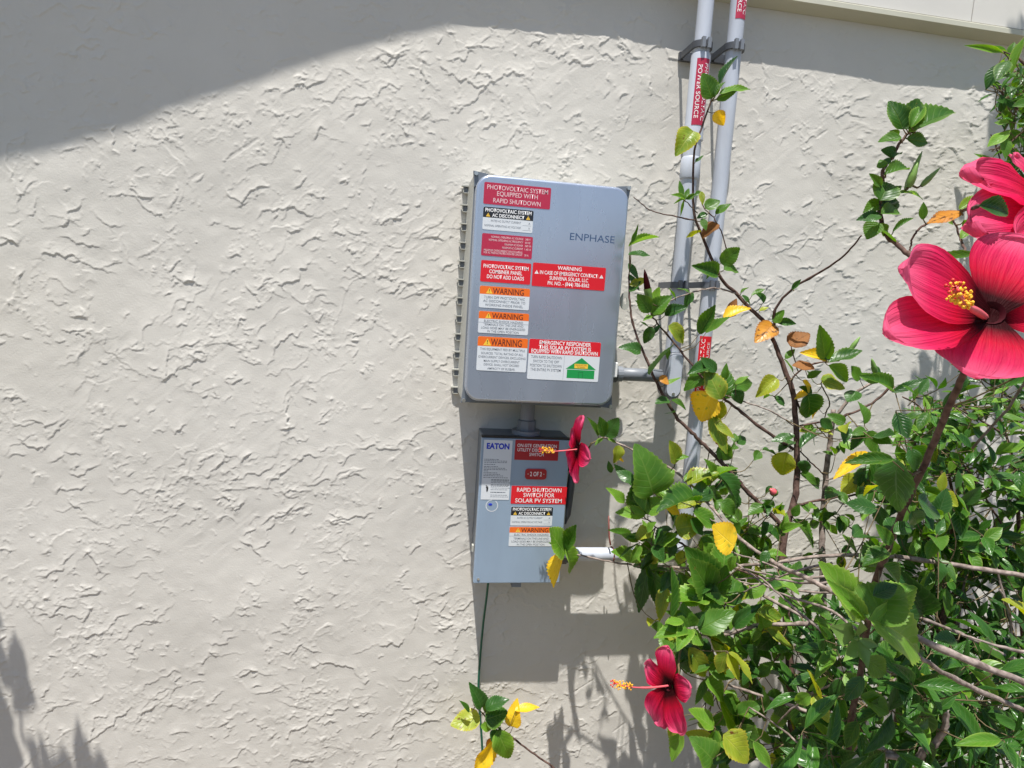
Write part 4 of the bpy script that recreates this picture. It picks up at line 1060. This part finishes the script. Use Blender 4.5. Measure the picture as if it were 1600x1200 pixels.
# (base x, base y, tip x, tip y, width/length, kind, ...)
for q in [
 # top sprig on the conduits
 (1112,152,1101,117,.80,'g','round'), (1126,146,1171,129,.26,'l'), (1120,155,1148,142,.38,'g'), (1126,131,1146,88,.26,'d'), (1118,150,1128,128,.6,'g'),
 (1117,176,1131,194,.75,'Y','round'), (1082,206,1060,233,.70,'y','round'), (1087,253,1098,243,.42,'d'),
 (1070,312,1053,303,.35,'l'), (1068,312,1055,316,.22,'l'), (1070,310,1078,293,.35,'g'), (1066,308,1062,284,.30,'g'), (1072,311,1086,303,.4,'g'), (1068,314,1064,334,.18,'l'),
 (1086,306,1100,302,.7,'g'), (1103,325,1123,313,.8,'g','round'), (1119,334,1139,319,.55,'g'), (1104,334,1090,340,.6,'d'), (1097,342,1103,358,.5,'g'), (1096,300,1098,318,.4,'y'),
 (1120,350,1098,368,.85,'b','round'), (1095,362,1075,372,.45,'y'), (1127,410,1152,389,.72,'g','round'), (1132,421,1155,418,.68,'g','round'), (1120,428,1092,414,.55,'g'), (1118,424,1104,432,.5,'g'),
 (1158,458,1168,448,.3,'g'), (1175,462,1194,454,.42,'g'), (1160,462,1172,474,.5,'d'), (1078,458,1063,447,.35,'g'), (1082,458,1070,477,.55,'d'), (1055,466,1044,452,.4,'g'), (1036,474,1046,460,.5,'g'),
 # right of the combiner box
 (984,384,1027,364,.16,'l'), (983,398,1012,402,.42,'d'), (986,378,995,352,.28,'g'), (983,412,996,434,.36,'d'), (984,430,998,452,.3,'d'), (984,455,1000,440,.5,'d'), (985,445,1010,436,.4,'y'),
 (1016,486,998,462,.62,'g'), (1019,488,1046,464,.62,'g'), (1017,480,1030,452,.55,'l','round'), (1018,494,1006,502,.5,'l'), (1040,492,1070,478,.52,'d'), (1016,497,1041,487,.42,'l'), (1008,480,994,470,.4,'d'), (1018,512,1008,536,.55,'d','round'), (1024,520,1030,508,.6,'d'),
 (1000,548,976,540,.58,'d','round'), (1012,510,1000,504,.5,'d'), (1046,510,1073,530,.62,'y','round'), (1016,584,1046,540,.62,'d'), (1046,545,1040,560,.6,'g'), (1032,588,1043,600,.7,'o','round'), (1040,600,1062,590,.25,'l'),
 (1094,520,1118,480,.42,'g'), (1104,519,1136,496,.42,'g'), (1132,498,1168,478,.48,'Y'), (1138,494,1150,470,.45,'b'), (1208,508,1184,530,.65,'o','round'), (1210,503,1225,487,.8,'g','round'), (1214,503,1243,505,.40,'d'), (1192,473,1183,455,.5,'d'), (1187,486,1200,480,.6,'y'),
 (1112,578,1072,600,.62,'g'), (1105,575,1080,578,.55,'d'), (1118,580,1098,560,.55,'d'), (1126,622,1108,580,.62,'y'), (1132,622,1140,578,.66,'g'), (1128,628,1122,655,.7,'y'), (1134,592,1134,570,.42,'g'), (1146,604,1180,596,.5,'g'), (1148,610,1160,628,.8,'d','round'), (1150,600,1168,588,.4,'l'),
 (1212,592,1186,614,.60,'y'), (1112,618,1089,654,1.0,'Y','round'), (1112,647,1133,704,.36,'y'), (1118,660,1145,682,.35,'y'), (1122,700,1146,716,.78,'g','round'), (1044,625,1026,628,.75,'d','round'), (1054,644,1040,648,.6,'d','round'), (1050,626,1072,637,.40,'g'), (1056,722,1049,692,.62,'y'), (1056,718,1074,712,.5,'l'), (1052,735,1036,755,.45,'l'),
 # around the pink flower
 (934,680,922,655,.30,'g'), (944,681,938,654,.55,'g'), (948,681,966,655,.66,'d','round'), (942,686,930,694,.45,'l'), (950,686,964,690,.35,'l'), (966,697,962,722,.62,'y','round'), (968,715,974,722,.4,'Y'),
 (955,738,951,722,.4,'d'), (985,752,962,728,.38,'d'), (996,760,978,742,.6,'d'), (975,784,957,765,.42,'l'),
 (1020,770,1008,714,.80,'g','round'), (1003,803,991,762,.70,'g'), (1006,804,966,800,.50,'l'), (1012,801,1030,778,.82,'l','round'), (1090,782,1036,780,.55,'g'), (1096,782,1098,754,.95,'d','round'), (1076,757,1115,734,.66,'y'), (1070,752,1090,740,.5,'l'),
 (1122,742,1158,788,.50,'d'), (1128,785,1150,800,.82,'g','round'), (1110,728,1128,748,.6,'g'), (1040,792,1062,800,.8,'Y','round'), (1058,826,1096,818,.85,'y','round'), (1146,852,1112,824,.84,'Y','round'), (1050,828,1022,842,.80,'d','round'), (1014,830,994,838,.9,'y','round'), (1012,830,1022,816,.85,'l','round'),
 (1000,873,960,862,.48,'l'), (998,872,1031,868,.34,'l'), (1020,872,1054,866,.62,'g'), (985,842,958,826,.36,'g'), (1020,858,1010,840,.6,'d'), (1055,850,1046,868,.6,'d'), (1030,850,1060,845,.5,'l'), (1066,860,1062,878,.7,'y'),
 (1084,800,1112,822,.6,'l'), (1080,812,1098,834,.7,'d'), (1096,842,1118,862,.7,'g'), (1120,858,1150,880,.6,'g'), (1150,870,1140,892,.5,'l'),
 (1130,893,1136,836,.62,'l',), (1120,912,1072,858,.56,'g'), (1100,850,1112,872,.8,'l'),
 # in front of the disconnect switch
 (882,863,856,830,.85,'l','round'), (886,858,903,823,.50,'g'), (884,860,904,892,.72,'l','round'), (880,858,872,838,.7,'g'), (878,866,861,914,.48,'Y'), (876,856,858,850,.5,'g'),
 # middle clusters
 (1012,888,998,952,.33,'d'), (1016,890,1040,962,.28,'d'), (1008,884,1018,904,.6,'g'), (1042,916,1030,966,.40,'y'), (1048,962,1053,893,.38,'g'), (1104,936,1046,946,.62,'l'), (1120,932,1172,914,.68,'g'), (1110,928,1085,880,.62,'g'), (1122,925,1135,885,.6,'g'),
 (1094,984,1138,956,.62,'g'), (1104,986,1140,992,.66,'l'), (1078,978,1068,950,.85,'g','round'), (1074,986,1030,990,.48,'l'), (1076,988,1096,1006,.72,'l','round'), (1062,962,1046,956,.5,'g'), (1066,970,1042,972,.5,'l'), (1085,975,1100,958,.7,'d'),
 (1148,978,1184,948,.38,'d'), (1184,958,1222,962,.50,'y'), (1182,950,1205,942,.5,'l'), (1200,984,1238,1012,.36,'y'), (1112,1002,1152,1048,.66,'y'), (1112,998,1142,1010,.55,'y'), (1078,1014,1102,1056,.45,'y'), (1066,1012,1075,1050,.6,'d'), (1150,1005,1178,1010,.6,'l'), (1080,1016,1060,1030,.7,'d'),
 (1108,1044,1146,1056,.62,'g'), (1104,1066,1140,1088,.62,'l','round'), (1108,1040,1080,1050,.5,'g'), (1104,1062,1088,1098,.3,'g'), (1100,1080,1114,1102,.55,'l'), (1126,1096,1155,1146,.56,'l'), (1132,1090,1170,1128,.58,'g'), (1150,1136,1185,1165,.6,'g'), (1132,1150,1172,1188,.78,'y','round'), (1178,1160,1200,1196,.42,'l'),
 (1113,1186,1094,1163,.92,'g','round'), (1066,1138,1054,1184,.45,'l'), (1060,1120,1045,1150,.5,'y'), (1170,1040,1190,1070,.9,'d','round'), (1182,1045,1160,1060,.8,'d','round'), (1092,1020,1088,1000,.5,'g'), (1215,1060,1232,1080,.7,'g'), (1215,1100,1230,1120,.6,'d'), (1160,1010,1185,1040,.5,'d'),
 # left trunk side leaves
 (1238,452,1251,438,.40,'d'), (1228,560,1240,545,.5,'g'), (1236,540,1262,520,.85,'b','round'), (1290,562,1283,514,.40,'g'), (1290,562,1260,548,.52,'Y'), (1296,566,1343,553,.46,'g'), (1292,562,1300,545,.6,'d'), (1270,573,1240,574,.85,'b','round'), (1296,572,1328,594,.46,'l'), (1343,592,1329,574,.72,'g','round'), (1238,580,1228,562,.5,'g'),
 (1284,593,1315,608,.85,'y','round'), (1255,595,1272,613,.5,'Y'), (1262,612,1243,622,.5,'Y'), (1262,618,1272,652,.95,'g','round'), (1268,614,1248,606,.5,'d'), (1280,640,1268,650,.5,'Y'), (1283,655,1300,670,.6,'d'), (1392,610,1360,584,.42,'g'), (1338,612,1326,628,1.0,'d','round'), (1372,596,1345,585,.4,'g'), (1396,612,1447,592,.24,'d'), (1378,590,1364,570,.4,'d'), (1262,590,1282,580,.5,'g'), (1270,596,1262,580,.5,'g'),
 (1240,680,1208,688,.42,'d'), (1238,690,1218,702,.72,'d','round'), (1228,708,1220,742,.80,'y','round'), (1258,720,1256,740,.8,'d','round'), (1252,700,1280,672,.35,'d'), (1252,740,1280,752,.5,'g'), (1262,750,1284,762,.5,'d'), (1356,709,1308,742,.26,'Y'), (1392,718,1330,720,.30,'g'), (1402,722,1392,796,.64,'d'), (1372,728,1352,790,.62,'d'), (1345,742,1318,772,.66,'y'), (1360,760,1396,782,.55,'d'), (1348,742,1342,768,.5,'d'), (1392,740,1420,772,.7,'d'),
 (1436,784,1462,806,.78,'d','round'), (1425,800,1440,822,.8,'d','round'), (1366,760,1372,700,.3,'g'), (1240,814,1275,848,.62,'g'), (1240,806,1248,790,.6,'g'), (1270,808,1290,800,.5,'d','round'), (1336,862,1314,840,.62,'g'), (1335,812,1320,805,.5,'l'), (1396,862,1348,872,.60,'g'), (1216,845,1202,825,.6,'d'), (1205,820,1190,832,.85,'d','round'), (1210,790,1196,782,.6,'g'), (1206,760,1196,770,.5,'d'), (1200,862,1190,880,.6,'d'),
 # broad near leaves low right
 (1344,962,1292,886,.50,'l'), (1350,964,1304,915,.32,'l'), (1360,966,1402,916,1.0,'g','round'), (1364,969,1470,1010,.58,'l','ovate'), (1375,960,1425,915,.75,'l'), (1442,958,1415,904,.62,'d'), (1322,1072,1352,1060,.72,'l','round'), (1375,1018,1405,1010,.7,'g'), (1574,1038,1544,1010,.85,'g','round'), (1606,970,1592,935,.7,'y','round'), (1545,834,1480,866,.36,'g'), (1492,1000,1460,1000,.6,'d'),
 (1282,1030,1298,1070,.4,'g'), (1300,1010,1285,980,.45,'g'), (1310,1062,1306,1100,.5,'d'),
 # top right sprig over the wall
 (1410,200,1396,158,.66,'g','round'), (1415,200,1432,160,.80,'g','round'), (1428,204,1490,164,.46,'g'), (1424,198,1444,162,.45,'l'), (1420,205,1432,190,.7,'l'), (1406,214,1374,224,.60,'g'), (1402,214,1390,205,.8,'g'), (1418,217,1449,222,.52,'g'), (1398,240,1380,234,.8,'d','round'), (1396,246,1408,236,.8,'d'), (1392,254,1382,250,.8,'d'),
 (1379,262,1376,250,1.0,'g','round'), (1384,272,1423,257,.42,'g'), (1376,290,1358,273,.48,'g'), (1376,312,1392,282,.9,'g','round'), (1380,310,1406,290,.62,'g'), (1376,315,1352,330,.60,'g'), (1378,322,1405,318,.7,'d'), (1374,336,1342,342,.45,'d'), (1378,334,1408,328,.58,'g'), (1376,338,1352,344,.5,'d'), (1370,348,1356,370,.95,'g','round'), (1376,350,1384,368,.6,'l'), (1376,360,1400,376,.66,'g'), (1396,362,1427,337,.20,'g'), (1405,302,1446,298,.18,'l'), (1384,320,1404,310,.6,'d'),
 (1500,332,1454,346,.42,'o'), (1442,342,1443,318,.45,'g'), (1474,340,1490,350,.4,'l'), (1500,326,1530,305,.4,'l'), (1532,322,1580,330,.50,'d'), (1506,345,1520,360,.6,'l'), (1520,398,1437,408,.16,'g'), (1444,416,1442,402,.5,'d'), (1502,372,1518,350,.4,'l')]:
    L(*q)
for q in [(1386,862,1352,878,.6,'g','ovate',.93), (1382,884,1410,908,.6,'g','ovate',.92), (1398,832,1428,816,.55,'d','ovate',.95), (1392,850,1372,822,.5,'g','ovate',.94), (1366,930,1400,915,.55,'d','ovate',.90),
          (1352,1030,1385,1052,.6,'g','ovate',.84), (1348,1060,1322,1092,.5,'d','ovate',.83), (1346,1090,1380,1112,.5,'g','ovate',.82), (1340,1130,1322,1165,.5,'g','ovate',.80)]:
    L(*q)
bud(H_, 1015, 472, 1007, 421, .24, 12, 'petal', 'closed red bud')
bud(H_, 1416, 294, 1441, 236, .80, 10, 'calyx'); bud(H_, 1420, 292, 1434, 254, .82, 12, 'calyx'); bud(H_, 1440, 290, 1469, 262, .8, 9, 'calyx')
bud(H_, 1329, 546, 1344, 526, .28, 8, 'calyx'); bud(H_, 1368, 583, 1362, 560, .28, 9, 'calyx'); bud(H_, 1212, 772, 1203, 764, .30, 13, 'column', 'small wilted purple bud')
# open calyx after a fallen flower
c_ = P(1337, 996, .88); g = MB()
for tx, ty in ((1296, 978), (1345, 970), (1374, 1010), (1357, 1044), (1317, 1034)):
    t_ = P(tx, ty, .90); v = t_-c_; w_ = Vector((0, -1, .2)).cross(v).normalized()*v.length*.26; o_ = Vector((0, -.006, 0))
    b0 = len(g.v); g.v += [tuple(c_), tuple(c_+v*.45+w_+o_), tuple(t_), tuple(c_+v*.45-w_+o_), tuple(c_+v*.5+Vector((0, .002, 0)))]; g.f += [(b0, b0+1, b0+4), (b0+1, b0+2, b0+4), (b0+2, b0+3, b0+4), (b0+3, b0, b0+4)]
g.blob(c_, .005, 10, 6)
o = g.build('open_calyx', M['calyx'], smooth=True); lift(o, hib); o['label'] = 'star shaped empty calyx'
H_.branch([(1340, 996, .88), (1352, 985, .87), (1352, 972, .86), (1350, 966, .86)], .0016, .0014, 'twig', 'flower_stalk')

# flowers
C = P(1547, 491, 1.09); ax = (P(1497, 455, 1.16)-C)*1.0; ax = Vector((-.45, -.8, .38))
flower(H_, C, ax, [(P(1406, 420, 1.11), .56), (P(1382, 517, 1.125), .40), (P(1524, 590, 1.115), 1.16), (P(1668, 500, 1.10), .55), (P(1602, 374, 1.07), .86)],
       P(1493, 450, 1.165), 'large open red flower nearest the camera at the right edge', seed=4, col_r=.0022, cup=.08, reflex=.06, ruf=.022)
C = P(903, 701, .19); ax = Vector((-1, -.12, .03))
flower(H_, C, ax, ring_tips(C, ax, Vector((0, 0, 1)), .072, [(-8, 1.1, .62), (62, .9, .8), (140, 1.0, .75), (188, 1.1, .72), (265, .95, .8)], .10),
       P(848, 703, .20), 'red flower seen from the side in front of the switch box', stem=[(925, 692, .19), (935, 689, .19)], seed=7, col_r=.0011, cup=.12, reflex=.18, ruf=.055)
C = P(1046, 1072, .62); ax = Vector((-1, -.35, .03))
flower(H_, C, ax, ring_tips(C, ax, Vector((0, 0, 1)), .068, [(10, 1.0, .75), (-62, .85, .8), (80, .85, .8), (165, 1.25, .72), (218, 1.1, .8)], .12),
       P(962, 1068, .64), 'red flower with a long column low beside the wall', stem=[(1060, 1040, .56), (1066, 1000, .52), (1071, 986, .50)], seed=9, col_r=.0012, cup=.16, reflex=.2, ruf=.05)
C = P(1650, 335, 1.0); ax = Vector((.3, -.75, .4))
flower(H_, C, ax, [(P(1514, 264, 1.02), .36), (P(1585, 240, .98), .5), (P(1514, 350, 1.03), .52), (P(1602, 384, 1.05), .6), (P(1700, 240, .95), .8)],
       P(1700, 300, 1.06), 'red flower cut off by the frame above the largest flower', stem=[(1640, 380, .95), (1650, 470, .9), (1600, 600, .9), (1520, 700, .95)], seed=13, cup=.16, reflex=.12, ruf=.05)

def scatter(plant, n, region, d0, d1, kinds, shape, size, ratio, nl, tw_mat='twig', droop=.25, seedv=1, r_conn=True):
    """twigs that leave the nearest stem and carry a whorl of leaves"""
    r = random.Random(seedv)
    for _ in range(n):
        x = r.uniform(region[0], region[2]); y = r.uniform(region[1], region[3]); dep = r.uniform(d0, d1)
        c = P(x, y, dep)
        near = sorted(plant.samples[::3], key=lambda q: (q[2]-c).length_squared)[:6]
        s0 = near[r.randrange(len(near))]
        base = s0[2]; 
        if (base-c).length > .32: base = c+(base-c).normalized()*.32
        mid = (base+c)/2+Vector((r.gauss(0, .012), r.gauss(0, .012), -.02))
        cc = [Vector(q) for q in spline([tuple(base), tuple(mid), tuple(c)], 4)]
        g = MB(); g.tube(cc, [.0014-.0007*k/(len(cc)-1) for k in range(len(cc))], 5); plant.pet.v += []
        b0 = len(plant.pet.v); plant.pet.v += g.v; plant.pet.f += [tuple(b0+i for i in f) for f in g.f]
        dirn = (c-base).normalized()
        k_ = r.randint(*nl)
        for i in range(k_):
            t = r.uniform(.45, 1.0) if i > 2 else 1.0
            B_ = cc[min(len(cc)-1, int(t*(len(cc)-1)))]
            rv = Vector((r.gauss(0, 1), r.gauss(0, .8), r.gauss(0, 1)-droop)).normalized()
            a = (dirn*.55+rv).normalized(); Ln = r.uniform(*size)
            kk = kinds[r.randrange(len(kinds))]
            plant.leaves.append((B_+a*.006, B_+a*(.006+Ln), r.uniform(*ratio), kk, shape if shape != 'mix' else r.choice(('ovate', 'ovate', 'round')), 
                                 Vector((r.gauss(-.1, .35), -.55+r.gauss(0, .35), .85+r.gauss(0, .3))), None))
            plant.pet.tube([B_, B_+a*.007], [.0007, .0007], 4, False)
GK = ['g']*7+['d']*4+['l']*4+['y']*2
scatter(H_, 34, (990, 740, 1180, 900), .16, .34, GK, 'mix', (.034, .062), (.5, .75), (3, 5), seedv=21)
scatter(H_, 44, (1040, 900, 1260, 1190), .30, .56, GK, 'mix', (.034, .062), (.5, .8), (3, 5), seedv=22)
scatter(H_, 8, (1120, 560, 1320, 720), .18, .30, GK, 'mix', (.022, .038), (.5, .8), (2, 3), seedv=23)
scatter(H_, 20, (1190, 760, 1420, 900), .22, .42, GK, 'mix', (.025, .045), (.5, .8), (2, 4), seedv=24)
scatter(H_, 9, (1180, 880, 1420, 1100), .55, .80, GK, 'mix', (.030, .052), (.5, .8), (2, 4), seedv=25)
scatter(H_, 18, (1320, 640, 1480, 860), .36, .62, ['g']*5+['d']*6+['y']*2, 'mix', (.032, .055), (.5, .8), (2, 4), seedv=26)
H_.flush(300)

# ------------------------------------------------------------------ narrow leaved shrub, low right
nar = empty('narrow_leaved_shrub', 'dense green shrub with long narrow glossy leaves in the bottom right corner', 'shrub', loc=(1.45, -.55, -1.55))
N_ = Plant(nar)
for gx, gd, pts in [(1.15, .62, [(1262, 1230, .55), (1258, 1140, .55), (1262, 1080, .55)]), (1.2, .6, [(1330, 1250, .62), (1340, 1160, .64), (1365, 1100, .66), (1400, 1060, .66)]),
                    (1.3, .6, [(1450, 1260, .66), (1440, 1180, .68), (1434, 1100, .70), (1436, 1050, .70)]), (1.42, .6, [(1530, 1260, .62), (1518, 1160, .64), (1500, 1090, .64), (1495, 1050, .64)]),
                    (1.55, .5, [(1620, 1260, .50), (1600, 1120, .52), (1585, 1000, .50), (1560, 900, .48), (1540, 820, .46)]), (1.4, .45, [(1500, 1260, .44), (1490, 1100, .42), (1500, 950, .42), (1520, 860, .42)]),
                    (1.2, .35, [(1380, 1260, .36), (1400, 1120, .36), (1420, 1000, .36), (1435, 930, .36)]), (1.05, .3, [(1230, 1250, .30), (1250, 1120, .32), (1290, 1010, .34)])]:
    N_.branch([GR(gx, gd)]+pts, .006, .0018, 'bark')
for q in [(1262,1078,1200,1034,.24,'n'), (1262,1080,1304,1070,.5,'n'), (1365,1062,1400,1096,.26,'n'), (1385,1062,1420,1092,.24,'n'), (1434,1096,1430,1044,.42,'n'), (1442,1088,1524,1106,.27,'n'), (1497,1092,1492,1030,.44,'n'),
          (1432,1098,1453,1164,.42,'n'), (1368,1142,1444,1176,.26,'n'), (1292,1103,1360,1142,.30,'n'), (1364,1144,1366,1200,.40,'n'), (1516,1154,1464,1166,.36,'n'), (1516,1156,1558,1200,.30,'n'), (1530,1044,1556,1082,.42,'n'),
          (1255,1085,1250,1140,.42,'n'), (1345,1060,1370,1105,.3,'n'), (1402,1095,1408,1130,.6,'n'), (1275,1110,1280,1200,.16,'n'), (1265,1150,1290,1210,.3,'n'), (1205,1160,1235,1205,.3,'n'), (1470,1130,1500,1150,.4,'n'),
          (1540,1120,1500,1140,.3,'n'), (1560,1170,1600,1150,.3,'n'), (1390,1150,1420,1120,.3,'n'), (1470,1070,1440,1060,.3,'n'), (1330,1040,1322,1090,.35,'n'), (1300,1030,1282,965,.36,'n'), (1310,1040,1262,1000,.32,'n')]:
    N_.leaf(*q[:6], 'lance')
scatter(N_, 26, (1250, 1040, 1640, 1230), .62, .86, ['n']*6+['d']*2+['l'], 'lance', (.048, .082), (.22, .32), (4, 6), seedv=39)
scatter(N_, 60, (1230, 980, 1640, 1230), .45, .72, ['n']*6+['d']*2+['l'], 'lance', (.045, .078), (.24, .34), (4, 7), seedv=40)
scatter(N_, 130, (1230, 940, 1640, 1230), .28, .55, ['n']*5+['d']*6+['l'], 'lance', (.035, .065), (.24, .36), (4, 7), seedv=41)
scatter(N_, 55, (1400, 860, 1640, 1010), .26, .50, ['n']*5+['d']*3+['g'], 'lance', (.03, .055), (.28, .42), (4, 6), seedv=42)
N_.flush(300)

# ------------------------------------------------------------------ small leaved shrub along the right edge, rising to the trim
sm = empty('small_leaved_shrub', 'tall airy shrub with small leaves against the wall along the right edge', 'shrub', loc=(1.75, -.3, -1.55))
S_ = Plant(sm)
for gx, gd, pts, r0 in [(1.75, .3, [(1640, 1200, .30), (1600, 1000, .30), (1592, 860, .32), (1590, 760, .34), (1572, 680, .34), (1545, 620, .34)], .008),
                        (1.8, .32, [(1660, 1200, .30), (1650, 900, .28), (1640, 700, .26), (1635, 500, .22), (1620, 300, .20), (1600, 180, .20), (1585, 110, .20)], .009),
                        (1.5, .3, [(1500, 1150, .26), (1490, 950, .26), (1492, 800, .28), (1470, 700, .28), (1440, 640, .28), (1410, 620, .28)], .006),
                        (1.9, .4, [(1700, 1000, .42), (1690, 700, .42), (1680, 400, .40), (1650, 220, .38), (1620, 120, .36)], .009)]:
    S_.branch([GR(gx, gd)]+pts, r0, .0016, 'bark_d')
for pts in [[(1592, 860, .32), (1540, 780, .34), (1500, 720, .35), (1450, 690, .36), (1400, 690, .36)], [(1590, 760, .34), (1540, 730, .38), (1480, 742, .40), (1430, 745, .4)],
            [(1572, 680, .34), (1520, 650, .34), (1470, 628, .33), (1430, 622, .33)], [(1640, 700, .26), (1600, 640, .28), (1560, 610, .3), (1530, 590, .3)], [(1620, 300, .2), (1590, 320, .22), (1560, 240, .22), (1548, 210, .22)],
            [(1600, 180, .2), (1570, 150, .21), (1550, 130, .21), (1540, 140, .21)], [(1620, 300, .20), (1580, 300, .22), (1545, 330, .24)], [(1635, 500, .22), (1600, 400, .24), (1570, 360, .25)], [(1650, 220, .38), (1610, 200, .36), (1575, 225, .34), (1545, 235, .33)],
            [(1620, 120, .36), (1590, 90, .34), (1565, 80, .32)], [(1592, 860, .32), (1560, 840, .36), (1500, 845, .4), (1440, 840, .42)]]:
    S_.branch(pts, .0026, .0011, 'bark_d', 'twig')
K2 = ['g']*4+['d']*3+['n']*4+['l']*3
scatter(S_, 95, (1395, 595, 1650, 790), .24, .50, K2, 'lance', (.028, .054), (.34, .5), (4, 6), seedv=61)
scatter(S_, 70, (1420, 760, 1650, 920), .26, .50, K2, 'lance', (.034, .062), (.34, .55), (4, 7), seedv=62)
scatter(S_, 46, (1565, 75, 1680, 360), .14, .40, K2, 'lance', (.025, .045), (.36, .55), (3, 6), droop=.6, seedv=63)
scatter(S_, 24, (1600, 340, 1700, 620), .12, .3, K2, 'lance', (.022, .04), (.36, .55), (3, 6), seedv=64)
scatter(S_, 34, (1570, 70, 1650, 350), .10, .30, K2, 'lance', (.028, .048), (.36, .55), (4, 6), droop=.6, seedv=65)
scatter(S_, 16, (1500, 560, 1640, 660), .18, .40, K2, 'lance', (.028, .050), (.36, .5), (4, 6), seedv=66)
for q in [(1560,100,1542,136,.42,'d'), (1575,95,1558,122,.45,'g'), (1582,112,1552,122,.45,'n'), (1566,82,1520,70,.16,'l'), (1600,60,1580,110,.3,'l'), (1575,280,1530,240,.3,'g'), (1578,205,1545,230,.36,'l'), (1568,212,1572,245,.42,'g'), (1562,180,1566,150,.42,'d'),
          (1600,215,1560,210,.4,'g'), (1590,110,1592,150,.3,'g')]:
    S_.leaf(*q[:6], 'lance')
# the crown of the shrub goes on above and beside the frame and shades the wall below it
def sunward(px, py, d):
    p = P(px, py, 0); return Vector((p.x-SX*d, -d, p.z+SZ*d))
S_.branch([S_.samples[-1][2]*0+P(1650, 220, .38), Vector((1.62, -.40, .85)), Vector((1.58, -.40, 1.2)), Vector((1.60, -.36, 1.6))], .006, .002, 'bark_d')
S_.branch([P(1680, 400, .40), Vector((1.75, -.42, .6)), Vector((1.80, -.44, 1.2)), Vector((1.85, -.40, 1.9))], .006, .002, 'bark_d')
r = random.Random(5)
for _ in range(420):
    px = 1545+abs(r.gauss(0, 1))*75; py = r.uniform(165, 640); d = r.uniform(.22, .46)
    c = sunward(px, py, d); q = Q(c)
    if -25 < q[1] < 1220 and q[0] < 1620: continue
    a = Vector((r.gauss(0, 1), r.gauss(0, .7), r.gauss(-.5, .8))).normalized()*r.uniform(.03, .055)
    S_.leaves.append((c, c+a, r.uniform(.38, .55), 'g', 'lance', Vector((-.1, -.5, .9)), None))
S_.flush(300)

# ------------------------------------------------------------------ young sprig at the foot of the ground wire
sp = empty('hibiscus_seedling', 'small hibiscus sprig with two yellow leaves below the boxes', 'plant', loc=(.40, -.2, -1.55))
Y_ = Plant(sp)
Y_.branch([GR(.48, .22), (895, 1260, .14), (870, 1206, .13), (830, 1175, .12), (800, 1152, .11), (780, 1138, .11), (762, 1124, .11), (752, 1112, .11)], .0032, .0014, 'bark_d')
Y_.branch([(752, 1112, .11), (742, 1104, .11), (738, 1092, .11)], .0010, .0006, 'twig', 'twig')
for q in [(752,1104,740,1073,.52,'d'), (748,1120,708,1133,.66,'y','round'), (732,1112,721,1096,.36,'g'), (760,1106,785,1090,.62,'d'), (760,1124,791,1114,.95,'g','round'), (766,1126,784,1128,.8,'l','round'), (752,1134,770,1138,.6,'l'), (778,1144,798,1188,.60,'l','round'),
          (802,1134,806,1100,.55,'Y','round'), (806,1110,840,1104,.38,'Y'), (772,1156,742,1200,.50,'Y'), (774,1154,758,1170,.4,'o'), (776,1140,770,1158,.8,'d','round'), (782,1136,786,1152,.5,'d'), (758,1112,770,1096,.5,'g')]:
    Y_.leaf(*q)
Y_.flush(300)

# leafy plant beyond the left edge of the frame: only its shadow falls into the picture
lp = empty('leafy_plant', 'upright leafy plant just left of the picture, shading the wall corner', 'plant', loc=(-1.2, -.35, -1.55))
T_ = Plant(lp)
for k, (gx, pts) in enumerate([(-1.25, [(16, 1250), (8, 1180), (-4, 1100), (-10, 1010), (-14, 960)]), (-1.15, [(60, 1260), (34, 1150), (36, 1060), (34, 1010)]), (-1.05, [(90, 1280), (84, 1200), (80, 1160)]), (-.98, [(150, 1300), (146, 1220), (135, 1150)])]):
    d = .31+.02*k
    T_.branch([Vector((gx, -d-.02, -1.56))]+[sunward(x, y, d) for x, y in pts], .005, .0016, 'bark')
r = random.Random(77)
for (bx, by, tx, ty, ra, k) in [(-6,990,2,946,.7,0), (30,1076,8,998,.26,1), (36,1046,35,992,.40,1), (34,1066,46,1012,.45,1), (46,1112,52,1060,.62,1), (-4,1100,4,1050,.5,0), (16,1150,12,1082,.50,1), (4,1200,16,1130,.8,0), (24,1215,32,1150,.6,1),
                                 (78,1215,56,1155,.24,2), (94,1215,74,1152,.26,2), (112,1225,110,1172,.62,3), (140,1215,134,1128,.24,3), (150,1215,146,1160,.36,3), (166,1222,168,1178,.66,3), (104,1235,122,1186,.5,3)]:
    d = .31+.02*k+r.uniform(-.01, .02); bx -= 12; tx -= 12; ra *= .75
    T_.leaves.append((sunward(bx, by, d), sunward(tx, ty, d+.01), ra, 'g', 'ovate', Vector((.03, -1, 0)), 2))
T_.flush(300)
